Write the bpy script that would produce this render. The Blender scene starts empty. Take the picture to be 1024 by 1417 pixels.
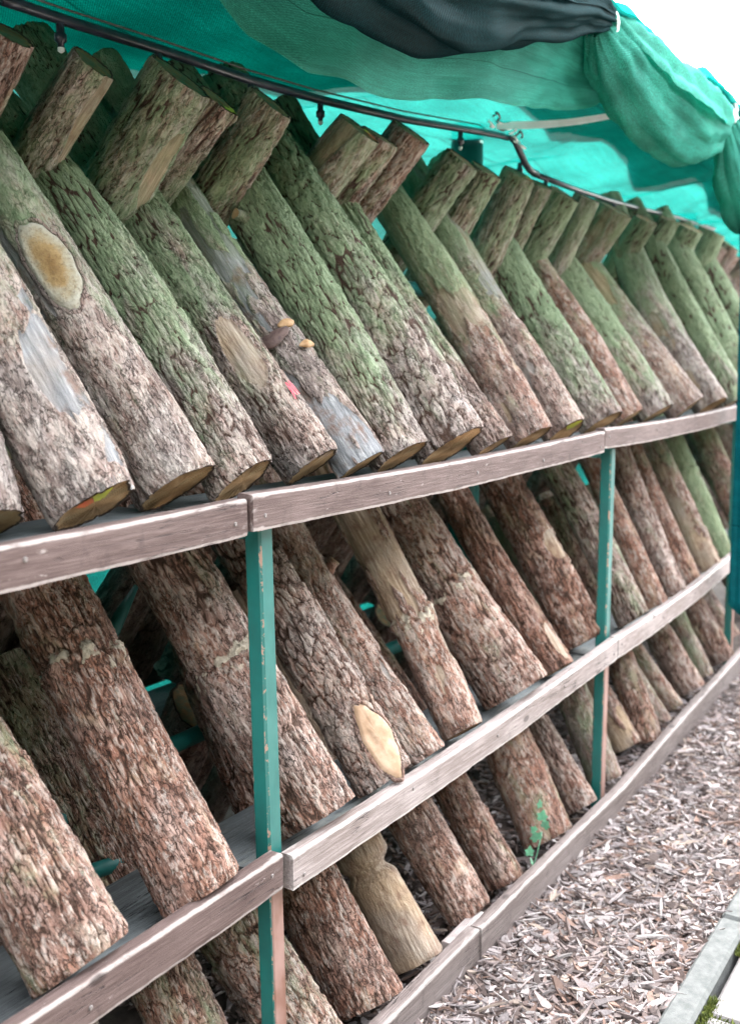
import bpy, math, random
import numpy as np
from mathutils import Vector, Matrix

random.seed(7)
rng = np.random.default_rng(7)
scene = bpy.context.scene
COL = scene.collection

# ------------------------------------------------------------------ camera
CAM = Vector((-1.325, -1.041, 1.372))
YAW, PITCH, ROLL = 0.563, -0.145, -0.003
fwd = Vector((math.cos(YAW) * math.cos(PITCH), math.sin(YAW) * math.cos(PITCH), math.sin(PITCH)))
rgt = Vector((math.sin(YAW), -math.cos(YAW), 0))
upv = rgt.cross(fwd)
rg2 = rgt * math.cos(ROLL) + upv * math.sin(ROLL)
up2 = -rgt * math.sin(ROLL) + upv * math.cos(ROLL)
cd = bpy.data.cameras.new('camera')
cam = bpy.data.objects.new('camera', cd)
COL.objects.link(cam)
cam.matrix_world = Matrix(((rg2.x, up2.x, -fwd.x, CAM.x), (rg2.y, up2.y, -fwd.y, CAM.y),
                           (rg2.z, up2.z, -fwd.z, CAM.z), (0, 0, 0, 1)))
cd.sensor_fit = 'VERTICAL'
cd.sensor_height = 36.0
cd.lens = 1500.0 / 1417.0 * 36.0
cd.clip_start = 0.05
cd.clip_end = 2000
cd.dof.use_dof = True
cd.dof.focus_distance = 1.95
cd.dof.aperture_fstop = 4.0
scene.camera = cam

# ------------------------------------------------------------------ light
SUN = Vector((0.72, 0.25, 1.0)).normalized()          # towards the sun
world = bpy.data.worlds.new('World')
scene.world = world
world.use_nodes = True
wn = world.node_tree.nodes
wl = world.node_tree.links
bg = wn['Background']
sky = wn.new('ShaderNodeTexSky')
sky.sky_type = 'NISHITA'
sky.sun_disc = False
sky.sun_elevation = math.asin(SUN.z)
sky.sun_rotation = math.atan2(SUN.x, SUN.y)
sky.dust_density = 3.0
sky.air_density = 1.0
sky.ozone_density = 0.6
hs = wn.new('ShaderNodeHueSaturation')                 # thin high haze: a whiter sky
hs.inputs['Saturation'].default_value = 0.18
wl.new(sky.outputs[0], hs.inputs['Color'])
wl.new(hs.outputs[0], bg.inputs[0])
bg.inputs[1].default_value = 0.15
sd = bpy.data.lights.new('sun', 'SUN')
sd.energy = 2.6
sd.angle = math.radians(0.6)
sd.color = (1.0, 0.95, 0.87)
sun = bpy.data.objects.new('sun', sd)
COL.objects.link(sun)
sun.rotation_euler = (-SUN).to_track_quat('-Z', 'Y').to_euler()
sun.location = (0, 0, 8)
vs = scene.view_settings
vs.view_transform = 'Standard'
vs.look = 'None'
vs.exposure = 4.55
scene.cycles.max_bounces = 6
scene.cycles.diffuse_bounces = 3
scene.cycles.glossy_bounces = 2
scene.cycles.transparent_max_bounces = 10
scene.cycles.caustics_reflective = False
scene.cycles.caustics_refractive = False
vs.gamma = 1.0
vs.use_curve_mapping = False

# ------------------------------------------------------------------ helpers
def tag(o, label=None, cat=None, group=None, kind=None):
    if label: o['label'] = label
    if cat: o['category'] = cat
    if group: o['group'] = group
    if kind: o['kind'] = kind
    return o

def empty(name, loc=(0, 0, 0), rot=None, parent=None):
    o = bpy.data.objects.new(name, None)
    o.empty_display_size = 0.05
    COL.objects.link(o)
    o.location = loc
    if rot is not None:
        o.rotation_euler = rot
    if parent: o.parent = parent
    return o

def mesh_obj(name, verts, faces, mat=None, parent=None, smooth=True, attrs=None, uv=None):
    """verts (n,3), faces: (m,4)/(m,3) array or a list"""
    me = bpy.data.meshes.new(name)
    verts = np.asarray(verts, dtype=np.float32)
    if isinstance(faces, np.ndarray):
        n, k = faces.shape
        me.vertices.add(len(verts))
        me.vertices.foreach_set('co', verts.ravel())
        me.loops.add(n * k)
        me.loops.foreach_set('vertex_index', faces.astype(np.int32).ravel())
        me.polygons.add(n)
        me.polygons.foreach_set('loop_start', np.arange(0, n * k, k, dtype=np.int32))
        me.update(calc_edges=True)
    else:
        me.from_pydata([tuple(map(float, v)) for v in verts], [], faces)
        me.update()
    me.polygons.foreach_set('use_smooth', np.full(len(me.polygons), smooth))
    if attrs:
        for an, av in attrs.items():
            av = np.asarray(av, dtype=np.float32)
            if av.ndim == 2:
                a = me.attributes.new(an, 'FLOAT_COLOR', 'POINT')
                c4 = np.ones((len(av), 4), np.float32)
                c4[:, :3] = av
                a.data.foreach_set('color', c4.ravel())
            else:
                a = me.attributes.new(an, 'FLOAT', 'POINT')
                a.data.foreach_set('value', av.ravel())
    if uv is not None:
        ul = me.uv_layers.new(name='UVMap')
        vi = np.empty(len(me.loops), np.int32)
        me.loops.foreach_get('vertex_index', vi)
        ul.data.foreach_set('uv', np.asarray(uv, np.float32)[vi].ravel())
    if mat: me.materials.append(mat)
    o = bpy.data.objects.new(name, me)
    COL.objects.link(o)
    if parent: o.parent = parent
    return o

def grid_faces(nr, nc, wrap=False):
    """rows nr, columns nc; wrap closes the columns"""
    r = np.arange(nr - 1)[:, None]
    c = np.arange(nc if wrap else nc - 1)[None, :]
    c2 = (c + 1) % nc
    a = r * nc + c
    b = r * nc + c2
    d = (r + 1) * nc + c
    e = (r + 1) * nc + c2
    return np.stack([a, b, e, d], -1).reshape(-1, 4)

# --- numpy noise
def _h(ix, iy, iz, seed):
    h = (ix.astype(np.int64) * 374761393 + iy.astype(np.int64) * 668265263 + iz.astype(np.int64) * 2147483647 + seed * 974634539)
    h = (h ^ (h >> 13)) * 1274126177
    h = h & 0xffffffff
    h = (h ^ (h >> 16)) * 2246822519 & 0xffffffff
    h = h ^ (h >> 13)
    return (h & 0xffffff) / float(0xffffff)

def vnoise(x, y, z, seed=0):
    ix, iy, iz = np.floor(x).astype(np.int64), np.floor(y).astype(np.int64), np.floor(z).astype(np.int64)
    fx, fy, fz = x - ix, y - iy, z - iz
    fx, fy, fz = [t * t * (3 - 2 * t) for t in (fx, fy, fz)]
    out = 0
    for dx in (0, 1):
        wx = fx if dx else 1 - fx
        for dy in (0, 1):
            wy = fy if dy else 1 - fy
            for dz in (0, 1):
                wz = fz if dz else 1 - fz
                out = out + wx * wy * wz * _h(ix + dx, iy + dy, iz + dz, seed)
    return out * 2 - 1

def fbm(x, y, z, seed=0, octs=3):
    s, a, f = 0, 0.5, 1.0
    for k in range(octs):
        s = s + a * vnoise(x * f, y * f, z * f, seed + k * 17)
        a *= 0.5
        f *= 2.03
    return s

def voro(x, y, z, seed=0):
    ix, iy, iz = np.floor(x).astype(np.int64), np.floor(y).astype(np.int64), np.floor(z).astype(np.int64)
    f1 = np.full(x.shape, 9.0)
    f2 = np.full(x.shape, 9.0)
    cid = np.zeros(x.shape)
    for dx in (-1, 0, 1):
        for dy in (-1, 0, 1):
            for dz in (-1, 0, 1):
                cx, cy, cz = ix + dx, iy + dy, iz + dz
                h1 = _h(cx, cy, cz, seed)
                h2 = (h1 * 971.37) % 1.0
                h3 = (h1 * 4177.91) % 1.0
                d = np.sqrt((cx + .15 + .7 * h1 - x) ** 2 + (cy + .15 + .7 * h2 - y) ** 2 + (cz + .15 + .7 * h3 - z) ** 2)
                m = d < f1
                f2 = np.where(m, f1, np.minimum(f2, d))
                cid = np.where(m, (h1 * 77.7) % 1.0, cid)
                f1 = np.where(m, d, f1)
    return f1, f2, cid

def sstep(a, b, x):
    t = np.clip((x - a) / (b - a), 0, 1)
    return t * t * (3 - 2 * t)

# ------------------------------------------------------------------ materials
class NT:
    def __init__(self, name):
        self.m = bpy.data.materials.new(name)
        self.m.use_nodes = True
        self.t = self.m.node_tree
        self.n = self.t.nodes
        self.b = self.n['Principled BSDF']
        self.b.inputs['Specular IOR Level'].default_value = 0.25
    def new(self, typ, **kw):
        nd = self.n.new(typ)
        for k, v in kw.items():
            setattr(nd, k, v)
        return nd
    def link(self, a, b): self.t.links.new(a, b)
    def attr(self, name, obj=False):
        nd = self.new('ShaderNodeAttribute', attribute_name=name)
        if obj: nd.attribute_type = 'OBJECT'
        return nd
    def coord(self, scale=(1, 1, 1), kind='Object', loc=None):
        tc = self.new('ShaderNodeTexCoord')
        mp = self.new('ShaderNodeMapping')
        mp.inputs['Scale'].default_value = scale
        self.link(tc.outputs[kind], mp.inputs['Vector'])
        if loc is not None: self.link(loc, mp.inputs['Location'])
        return mp.outputs[0]
    def noise(self, vec, scale, detail=4, rough=0.6, dist=0.0):
        nd = self.new('ShaderNodeTexNoise')
        nd.inputs['Scale'].default_value = scale
        nd.inputs['Detail'].default_value = detail
        nd.inputs['Roughness'].default_value = rough
        nd.inputs['Distortion'].default_value = dist
        self.link(vec, nd.inputs['Vector'])
        return nd.outputs['Fac']
    def ramp(self, fac, stops, interp='LINEAR'):
        nd = self.new('ShaderNodeValToRGB')
        nd.color_ramp.interpolation = interp
        el = nd.color_ramp.elements
        while len(el) < len(stops): el.new(0.5)
        for e, (p, c) in zip(el, stops):
            e.position = p
            e.color = (*c, 1) if len(c) == 3 else c
        self.link(fac, nd.inputs[0])
        return nd.outputs[0]
    def mixc(self, fac, a, b, mode='MIX'):
        nd = self.new('ShaderNodeMix', data_type='RGBA', blend_type=mode)
        for s, v in ((nd.inputs[0], fac), (nd.inputs[6], a), (nd.inputs[7], b)):
            if hasattr(v, 'is_output'): self.link(v, s)
            elif isinstance(v, (int, float)): s.default_value = v
            else: s.default_value = (*v, 1)
        return nd.outputs[2]
    def math(self, op, a, b=None, clamp=False):
        nd = self.new('ShaderNodeMath', operation=op, use_clamp=clamp)
        for i, v in ((0, a), (1, b)):
            if v is None: continue
            if hasattr(v, 'is_output'): self.link(v, nd.inputs[i])
            else: nd.inputs[i].default_value = v
        return nd.outputs[0]
    def mapr(self, v, a, b, c=0.0, d=1.0):
        nd = self.new('ShaderNodeMapRange')
        nd.interpolation_type = 'SMOOTHSTEP'
        self.link(v, nd.inputs[0])
        for i, q in zip((1, 2, 3, 4), (a, b, c, d)): nd.inputs[i].default_value = q
        return nd.outputs[0]
    def bump(self, h, strength=0.5, dist=0.003):
        nd = self.new('ShaderNodeBump')
        nd.inputs['Strength'].default_value = strength
        nd.inputs['Distance'].default_value = dist
        self.link(h, nd.inputs['Height'])
        self.link(nd.outputs[0], self.b.inputs['Normal'])
        return nd
    def out(self, col, rough=0.8):
        if hasattr(col, 'is_output'): self.link(col, self.b.inputs['Base Color'])
        else: self.b.inputs['Base Color'].default_value = (*col, 1)
        if hasattr(rough, 'is_output'): self.link(rough, self.b.inputs['Roughness'])
        else: self.b.inputs['Roughness'].default_value = rough
        return self.m

def mat_bark():
    n = NT('bark')
    seed = n.attr('seed', True)
    sv = n.new('ShaderNodeCombineXYZ')
    n.link(seed.outputs['Fac'], sv.inputs[0]); n.link(seed.outputs['Fac'], sv.inputs[2])
    vec = n.coord((1, 1, 0.36), loc=sv.outputs[0])
    vec1 = n.coord((1, 1, 1), loc=sv.outputs[0])
    tone = n.attr('tone', True).outputs['Fac']
    moss = n.attr('moss', True).outputs['Fac']
    pale = n.attr('pale', True).outputs['Fac']
    crack = n.attr('crack').outputs['Fac']
    bare = n.attr('bare').outputs['Fac']
    crust = n.attr('crust').outputs['Fac']
    fine = n.noise(vec, 150, 4, 0.72)
    mid = n.noise(vec, 34, 5, 0.7, 0.4)
    big = n.noise(vec1, 9, 3, 0.55, 0.4)
    wv = n.new('ShaderNodeVectorMath', operation='MULTIPLY_ADD')
    dn = n.new('ShaderNodeTexNoise'); dn.inputs['Scale'].default_value = 45.0; dn.inputs['Detail'].default_value = 3.0
    n.link(vec1, dn.inputs['Vector'])
    n.link(dn.outputs['Color'], wv.inputs[0]); wv.inputs[1].default_value = (0.014, 0.014, 0.02); n.link(n.coord((1, 1, 0.17), loc=sv.outputs[0]), wv.inputs[2])
    vo = n.new('ShaderNodeTexVoronoi', feature='DISTANCE_TO_EDGE'); vo.inputs['Scale'].default_value = 165.0
    n.link(wv.outputs[0], vo.inputs['Vector'])
    vw = n.noise(vec1, 40, 3, 0.6)
    vein = n.math('MULTIPLY', n.mapr(vo.outputs['Distance'], 0.10, 0.03), n.mapr(vw, 0.34, 0.52))         # fine cracks
    greyc = n.ramp(mid, [(0.28, (0.085, 0.061, 0.052)), (0.5, (0.205, 0.163, 0.146)), (0.72, (0.41, 0.36, 0.335))])
    brownc = n.ramp(mid, [(0.28, (0.075, 0.028, 0.017)), (0.5, (0.205, 0.096, 0.063)), (0.72, (0.42, 0.26, 0.205))])
    tf = n.math('ADD', n.math('MULTIPLY', n.math('SUBTRACT', big, 0.5), 1.8), tone, True)
    plate = n.mixc(tf, greyc, brownc)
    plate = n.mixc(n.mapr(fine, 0.35, 0.75, 0.0, 0.32), plate, (0.06, 0.042, 0.034))
    plate = n.mixc(n.math('MULTIPLY', vein, 0.88), plate, n.mixc(tf, (0.04, 0.03, 0.026), (0.042, 0.02, 0.012)))
    patch = n.noise(n.coord((1, 1, 0.55), loc=sv.outputs[0]), 16, 3, 0.6, 0.6)
    plate = n.mixc(n.mapr(patch, 0.56, 0.70, 0, 0.55), plate, n.mixc(tf, (0.33, 0.30, 0.27), (0.36, 0.25, 0.17)))
    plate = n.mixc(n.mapr(patch, 0.40, 0.26, 0, 0.4), plate, (0.06, 0.036, 0.027))
    # pale lichen / weathered flakes
    lich = n.noise(vec, 75, 4, 0.78, 0.3)
    lf = n.math('MULTIPLY', n.mapr(n.math('ADD', n.math('ADD', lich, n.math('MULTIPLY', n.math('SUBTRACT', big, 0.5), 0.25)), n.math('MULTIPLY', pale, 0.14)), 0.53, 0.68), n.mapr(crack, 0.4, 0.9))
    plate = n.mixc(n.math('MULTIPLY', lf, 0.5), plate, n.mixc(big, (0.52, 0.475, 0.44), (0.44, 0.37, 0.30)))
    # green algae film, plus painted green net light growing towards the log top
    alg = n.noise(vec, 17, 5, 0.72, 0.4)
    upg = n.math('MULTIPLY', n.math('SUBTRACT', n.attr('up').outputs['Fac'], 0.28), n.attr('net_light_grad', True).outputs['Fac'])
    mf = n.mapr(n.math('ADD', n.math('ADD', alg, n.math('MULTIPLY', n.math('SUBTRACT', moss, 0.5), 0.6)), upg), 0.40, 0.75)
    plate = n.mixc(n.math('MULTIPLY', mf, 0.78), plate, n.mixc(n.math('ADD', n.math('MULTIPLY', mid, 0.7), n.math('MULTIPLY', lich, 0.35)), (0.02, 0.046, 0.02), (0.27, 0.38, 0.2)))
    fiss = n.mixc(mid, (0.024, 0.013, 0.009), (0.075, 0.04, 0.026))
    col = n.mixc(n.mapr(crack, 0.05, 0.36), fiss, plate)
    # bare wood
    grain = n.noise(n.coord((1, 1, 0.06), loc=sv.outputs[0]), 170, 4, 0.6)
    wood = n.ramp(grain, [(0.3, (0.15, 0.09, 0.052)), (0.55, (0.29, 0.205, 0.13)), (0.75, (0.42, 0.335, 0.235))])
    gwood = n.ramp(grain, [(0.3, (0.09, 0.095, 0.10)), (0.55, (0.21, 0.21, 0.215)), (0.75, (0.36, 0.36, 0.35))])
    gw = n.attr('greywood', True).outputs['Fac']
    wood = n.mixc(n.math('ADD', gw, n.math('MULTIPLY', n.math('SUBTRACT', big, 0.5), 1.2), True), wood, gwood)
    stain = n.noise(vec1, 22, 4, 0.6)
    wood = n.mixc(n.mapr(stain, 0.5, 0.7, 0, 0.75), wood, (0.13, 0.07, 0.045))
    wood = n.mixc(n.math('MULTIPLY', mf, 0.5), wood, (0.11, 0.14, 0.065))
    col = n.mixc(n.mapr(n.math('ADD', bare, n.math('MULTIPLY', n.math('SUBTRACT', fine, 0.5), 0.5)), 0.4, 0.6), col, wood)
    crc = n.noise(vec1, 90, 4, 0.7)
    col = n.mixc(n.mapr(n.math('MULTIPLY', crust, n.math('ADD', crc, 0.45)), 0.45, 0.62), col, n.mixc(mid, (0.27, 0.21, 0.14), (0.5, 0.46, 0.38)))
    n.bump(n.math('SUBTRACT', n.math('MULTIPLY', fine, 1.2), n.math('MULTIPLY', n.math('MULTIPLY', vein, n.math('SUBTRACT', 1.0, bare, True)), 0.7)), 1.0, 0.006)
    return n.out(col, n.mapr(fine, 0.2, 0.8, 0.95, 0.7))

def mat_cut():
    n = NT('cut_wood')
    vec = n.coord((1, 1, 1))
    seed = n.attr('seed', True)
    rad = n.attr('rad').outputs['Fac']
    wob = n.noise(vec, 30, 3, 0.5)
    rr = n.math('ADD', n.math('MULTIPLY', rad, 16.0), n.math('MULTIPLY', wob, 2.0))
    ring = n.math('SINE', n.math('MULTIPLY', rr, 6.283))
    base = n.ramp(n.noise(vec, 18, 4, 0.6), [(0.3, (0.2, 0.105, 0.042)), (0.55, (0.36, 0.215, 0.10)), (0.75, (0.46, 0.34, 0.2))])
    col = n.mixc(n.mapr(ring, -1, 1, 0.0, 0.4), base, (0.11, 0.06, 0.03))
    wv = n.attr('weather', True).outputs['Fac']
    col = n.mixc(n.math('MULTIPLY', n.mapr(n.noise(vec, 40, 4, 0.65), 0.35, 0.65), wv), col, (0.13, 0.16, 0.1))
    col = n.mixc(n.mapr(rad, 0.9, 0.94), col, (0.05, 0.032, 0.024))
    n.bump(n.noise(vec, 220, 4, 0.7), 0.4, 0.002)
    return n.out(col, 0.85)

def mat_board(name, c1, c2, wear):
    n = NT(name)
    edge = n.attr('edge').outputs['Fac']
    vec = n.coord((0.05, 1, 1))
    v1 = n.coord((1, 1, 1))
    g = n.noise(vec, 220, 5, 0.65, 0.2)
    b = n.noise(n.coord((0.3, 1, 1)), 9, 4, 0.6, 0.3)
    col = n.mixc(n.mapr(b, 0.3, 0.7), c1, c2)
    col = n.mixc(n.mapr(g, 0.42, 0.75, 0, 0.5), col, tuple(min(1, x * 1.6 + 0.02) for x in c2))
    col = n.mixc(n.mapr(g, 0.45, 0.2, 0, 0.5), col, tuple(x * 0.45 for x in c1))
    sp = n.noise(n.coord((0.35, 1, 1)), 70, 4, 0.7)
    ew = n.mapr(n.math('ADD', edge, n.math('MULTIPLY', n.math('SUBTRACT', sp, 0.5), 1.1)), 0.62, 1.05)
    col = n.mixc(ew, col, wear)
    col = n.mixc(n.mapr(sp, 0.66, 0.72, 0, 0.8), col, wear)
    kn = n.new('ShaderNodeTexVoronoi'); kn.inputs['Scale'].default_value = 3.2
    n.link(n.coord((1.4, 3, 3)), kn.inputs['Vector'])
    col = n.mixc(n.mapr(kn.outputs['Distance'], 0.10, 0.05, 0, 0.75), col, tuple(x * 0.35 for x in c1))
    ck = n.noise(n.coord((0.035, 1, 1)), 75, 3, 0.55)
    split = n.mapr(n.math('ABSOLUTE', n.math('SUBTRACT', ck, 0.5)), 0.012, 0.0)
    split = n.math('MULTIPLY', split, n.mapr(n.noise(n.coord((0.6, 1, 1)), 7, 2, 0.5), 0.5, 0.62))
    col = n.mixc(split, col, tuple(x * 0.22 for x in c1))
    st = n.noise(n.coord((1, 1, 0.5)), 26, 4, 0.65)
    col = n.mixc(n.mapr(st, 0.55, 0.75, 0, 0.5), col, tuple(x * 0.55 for x in c1))
    n.bump(n.math('SUBTRACT', n.math('ADD', g, n.math('MULTIPLY', sp, 0.5)), split), 0.6, 0.0025)
    return n.out(col, 0.75)

def mat_paint(name, c, rustf):
    n = NT(name)
    v = n.coord((1, 1, 0.6))
    chip = n.attr('edge').outputs['Fac']
    rust = n.attr('rust').outputs['Fac']
    f = n.noise(v, 90, 5, 0.7)
    f2 = n.noise(v, 14, 4, 0.6)
    col = n.mixc(n.mapr(f2, 0.3, 0.7), c, tuple(x * 0.75 for x in c))
    col = n.mixc(n.mapr(n.math('ADD', n.math('MULTIPLY', chip, 0.5), f), 1.02, 1.08), col, (0.24, 0.15, 0.11))
    pk = n.mixc(n.mapr(f2, 0.35, 0.65), (0.17, 0.085, 0.06), (0.26, 0.16, 0.135))
    col = n.mixc(n.mapr(n.math('ADD', rust, n.math('MULTIPLY', n.math('SUBTRACT', f2, 0.5), 0.35)), 0.45, 0.55), col, pk)
    n.bump(f, 0.15, 0.001)
    n.b.inputs['Specular IOR Level'].default_value = 0.45
    return n.out(col, n.mapr(f2, 0.3, 0.7, 0.35, 0.55))

def mat_net(name, diff, trans, alpha, weave=420.0):
    n = NT(name)
    o = n.n['Material Output']
    n.n.remove(n.b)
    tc = n.new('ShaderNodeTexCoord')
    sep = n.new('ShaderNodeSeparateXYZ')
    n.link(tc.outputs['UV'], sep.inputs[0])
    big = n.noise(tc.outputs['UV'], 5.0, 3, 0.6)
    fine = n.noise(tc.outputs['UV'], 190.0, 3, 0.75)
    wx = n.math('SINE', n.math('MULTIPLY', sep.outputs[0], weave * 2.6))
    wy = n.math('SINE', n.math('MULTIPLY', sep.outputs[1], weave * 1.9))
    wv = n.math('MULTIPLY', n.math('ADD', n.math('MULTIPLY', wx, wy), 1.0), 0.5)
    a = n.math('ADD', n.math('MULTIPLY', wv, alpha * 0.7), n.math('MULTIPLY', fine, alpha * 1.3))
    a = n.math('MULTIPLY', a, n.mapr(big, 0.2, 0.8, 0.75, 1.25), True)
    seam = n.mapr(n.math('ABSOLUTE', n.math('SUBTRACT', n.math('FRACT', n.math('MULTIPLY', sep.outputs[1], 2.1)), 0.5)), 0.0, 0.012, 0.45, 1.0)
    streak_v = n.new('ShaderNodeMapping'); streak_v.inputs['Scale'].default_value = (3, 60, 1); n.link(tc.outputs['UV'], streak_v.inputs['Vector'])
    streak = n.mapr(n.noise(streak_v.outputs[0], 1.0, 4, 0.7), 0.3, 0.7, 0.86, 1.12)
    cv0 = n.math('MULTIPLY', n.math('MULTIPLY', seam, streak), n.mapr(big, 0.25, 0.75, 0.75, 1.2))
    cv = n.math('MULTIPLY', cv0, n.math('MULTIPLY', n.mapr(fine, 0.3, 0.7, 0.6, 1.35), n.mapr(wv, 0.0, 1.0, 0.5, 1.5)))
    d = n.new('ShaderNodeBsdfDiffuse'); n.link(n.mixc(1.0, diff, cv, 'MULTIPLY'), d.inputs[0])
    t = n.new('ShaderNodeBsdfTranslucent'); n.link(n.mixc(1.0, trans, cv, 'MULTIPLY'), t.inputs[0])
    g = n.new('ShaderNodeBsdfGlossy'); g.inputs[0].default_value = (0.5, 0.6, 0.6, 1); g.inputs['Roughness'].default_value = 0.45
    tr = n.new('ShaderNodeBsdfTransparent'); tr.inputs[0].default_value = (0.85, 1.0, 0.95, 1)
    m1 = n.new('ShaderNodeMixShader'); m1.inputs[0].default_value = 0.55
    n.link(d.outputs[0], m1.inputs[1]); n.link(t.outputs[0], m1.inputs[2])
    m2 = n.new('ShaderNodeMixShader'); m2.inputs[0].default_value = 0.012
    n.link(m1.outputs[0], m2.inputs[1]); n.link(g.outputs[0], m2.inputs[2])
    m3 = n.new('ShaderNodeMixShader'); n.link(a, m3.inputs[0])
    n.link(m2.outputs[0], m3.inputs[1]); n.link(tr.outputs[0], m3.inputs[2])
    bp = n.new('ShaderNodeBump'); bp.inputs['Strength'].default_value = 0.25; bp.inputs['Distance'].default_value = 0.002
    n.link(n.math('ADD', wv, fine), bp.inputs['Height'])
    for s in (d, t, g): n.link(bp.outputs[0], s.inputs['Normal'])
    n.link(m3.outputs[0], o.inputs[0])
    return n.m

def mat_plain(name, c1, c2, scale=20, rough=0.6, bump=0.2, spec=0.3):
    n = NT(name)
    v = n.coord((1, 1, 1))
    f = n.noise(v, scale, 5, 0.65)
    n.b.inputs['Specular IOR Level'].default_value = spec
    n.bump(n.noise(v, scale * 6, 4, 0.7), bump, 0.002)
    return n.out(n.mixc(n.mapr(f, 0.3, 0.7), c1, c2), rough)

def mat_chip():
    n = NT('wood_chip')
    c = n.attr('tint').outputs['Color']
    v = n.coord((1, 1, 1))
    f = n.noise(v, 300, 4, 0.7)
    n.bump(f, 0.5, 0.002)
    return n.out(n.mixc(n.mapr(f, 0.3, 0.7, 0, 0.45), c, (0.05, 0.035, 0.03)), 0.85)

M = {}
M['bark'] = mat_bark()
M['cut'] = mat_cut()
M['board'] = mat_board('weathered_board', (0.05, 0.03, 0.026), (0.09, 0.062, 0.056), (0.25, 0.215, 0.2))
M['board_grey'] = mat_board('silvered_board', (0.14, 0.11, 0.1), (0.25, 0.215, 0.205), (0.40, 0.37, 0.35))
M['shelf'] = mat_board('shelf_board', (0.055, 0.06, 0.062), (0.1, 0.11, 0.112), (0.15, 0.155, 0.14))
M['plinth'] = mat_board('plinth_board', (0.085, 0.064, 0.058), (0.14, 0.114, 0.107), (0.25, 0.22, 0.205))
M['green'] = mat_paint('green_paint', (0.006, 0.1, 0.087), 0)
M['net'] = mat_net('shade_net', (0.0008, 0.04, 0.034), (0.001, 0.042, 0.036), 0.003)
M['net_dark'] = mat_net('shade_net_folded_unlit', (0.005, 0.026, 0.03), (0.003, 0.03, 0.033), 0.004)  # doubled layers, with the bundle's unlit underside put into the colour
M['net_pale'] = mat_net('shade_net_pale', (0.045, 0.28, 0.21), (0.025, 0.36, 0.275), 0.006)
M['net_blue'] = mat_net('shade_net_gathered', (0.006, 0.15, 0.165), (0.008, 0.17, 0.19), 0.01)
M['pipe'] = mat_plain('black_plastic', (0.012, 0.013, 0.022), (0.03, 0.03, 0.045), 30, 0.32, 0.05, 0.5)
M['white'] = mat_plain('white_plastic', (0.75, 0.77, 0.75), (0.85, 0.86, 0.85), 30, 0.35, 0.1, 0.5)
M['steel'] = mat_plain('screw_metal', (0.05, 0.035, 0.03), (0.16, 0.14, 0.13), 200, 0.5, 0.2, 0.5)
M['concrete'] = mat_plain('concrete', (0.062, 0.066, 0.064), (0.105, 0.108, 0.104), 35, 0.9, 0.4)
M['paving'] = mat_plain('paving', (0.10, 0.092, 0.09), (0.15, 0.14, 0.138), 12, 0.9, 0.35)
M['soil'] = mat_plain('soil', (0.03, 0.021, 0.017), (0.07, 0.052, 0.044), 25, 0.95, 0.8)
M['chip'] = mat_chip()
M['scarwood'] = mat_plain('scar_wood', (0.26, 0.165, 0.1), (0.36, 0.255, 0.175), 30, 0.8, 0.3)
M['scarold'] = mat_plain('old_scar_wood', (0.12, 0.075, 0.03), (0.3, 0.21, 0.11), 38, 0.85, 0.6)
def mat_scar():
    n = NT('healed_scar')
    q = n.attr('rad').outputs['Fac']; v = n.coord((1, 1, 1))
    w = n.noise(v, 55, 4, 0.65); f = n.noise(v, 170, 4, 0.7)
    e = n.math('ADD', q, n.math('MULTIPLY', n.math('SUBTRACT', w, 0.5), 0.7))
    c = n.ramp(e, [(0.1, (0.16, 0.095, 0.035)), (0.45, (0.26, 0.175, 0.08)), (0.62, (0.28, 0.235, 0.155)), (0.9, (0.33, 0.315, 0.255))])
    c = n.mixc(n.mapr(f, 0.45, 0.75, 0, 0.6), c, (0.1, 0.06, 0.03))
    n.bump(n.math('ADD', f, w), 0.8, 0.004)
    return n.out(c, 0.9)
M['scar'] = mat_scar()
M['scarrim'] = mat_plain('scar_rim', (0.26, 0.24, 0.17), (0.42, 0.4, 0.32), 60, 0.85, 0.6)
M['fungus'] = mat_plain('fungus_dark', (0.05, 0.03, 0.028), (0.11, 0.072, 0.062), 60, 0.7, 0.4)
M['fungus_o'] = mat_plain('fungus_orange', (0.22, 0.12, 0.05), (0.34, 0.22, 0.12), 60, 0.7, 0.4)
M['red'] = mat_plain('red_crayon', (0.4, 0.02, 0.035), (0.45, 0.06, 0.08), 90, 0.6, 0.2)
M['yellow'] = mat_plain('yellow_paint', (0.5, 0.45, 0.02), (0.42, 0.5, 0.04), 60, 0.5, 0.2)
M['orange'] = mat_plain('orange_paint', (0.5, 0.05, 0.01), (0.5, 0.15, 0.015), 60, 0.5, 0.2)
M['leaf'] = mat_plain('ivy_leaf', (0.025, 0.1, 0.05), (0.07, 0.19, 0.11), 40, 0.4, 0.2, 0.4)
M['moss'] = mat_plain('moss', (0.035, 0.05, 0.008), (0.09, 0.105, 0.015), 60, 0.95, 0.6)

# ------------------------------------------------------------------ the ground, kerb and paving
def bend(x):                       # the far bays of the rack turn slightly away
    return 0.035 * np.maximum(0, x - 1.7)

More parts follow.
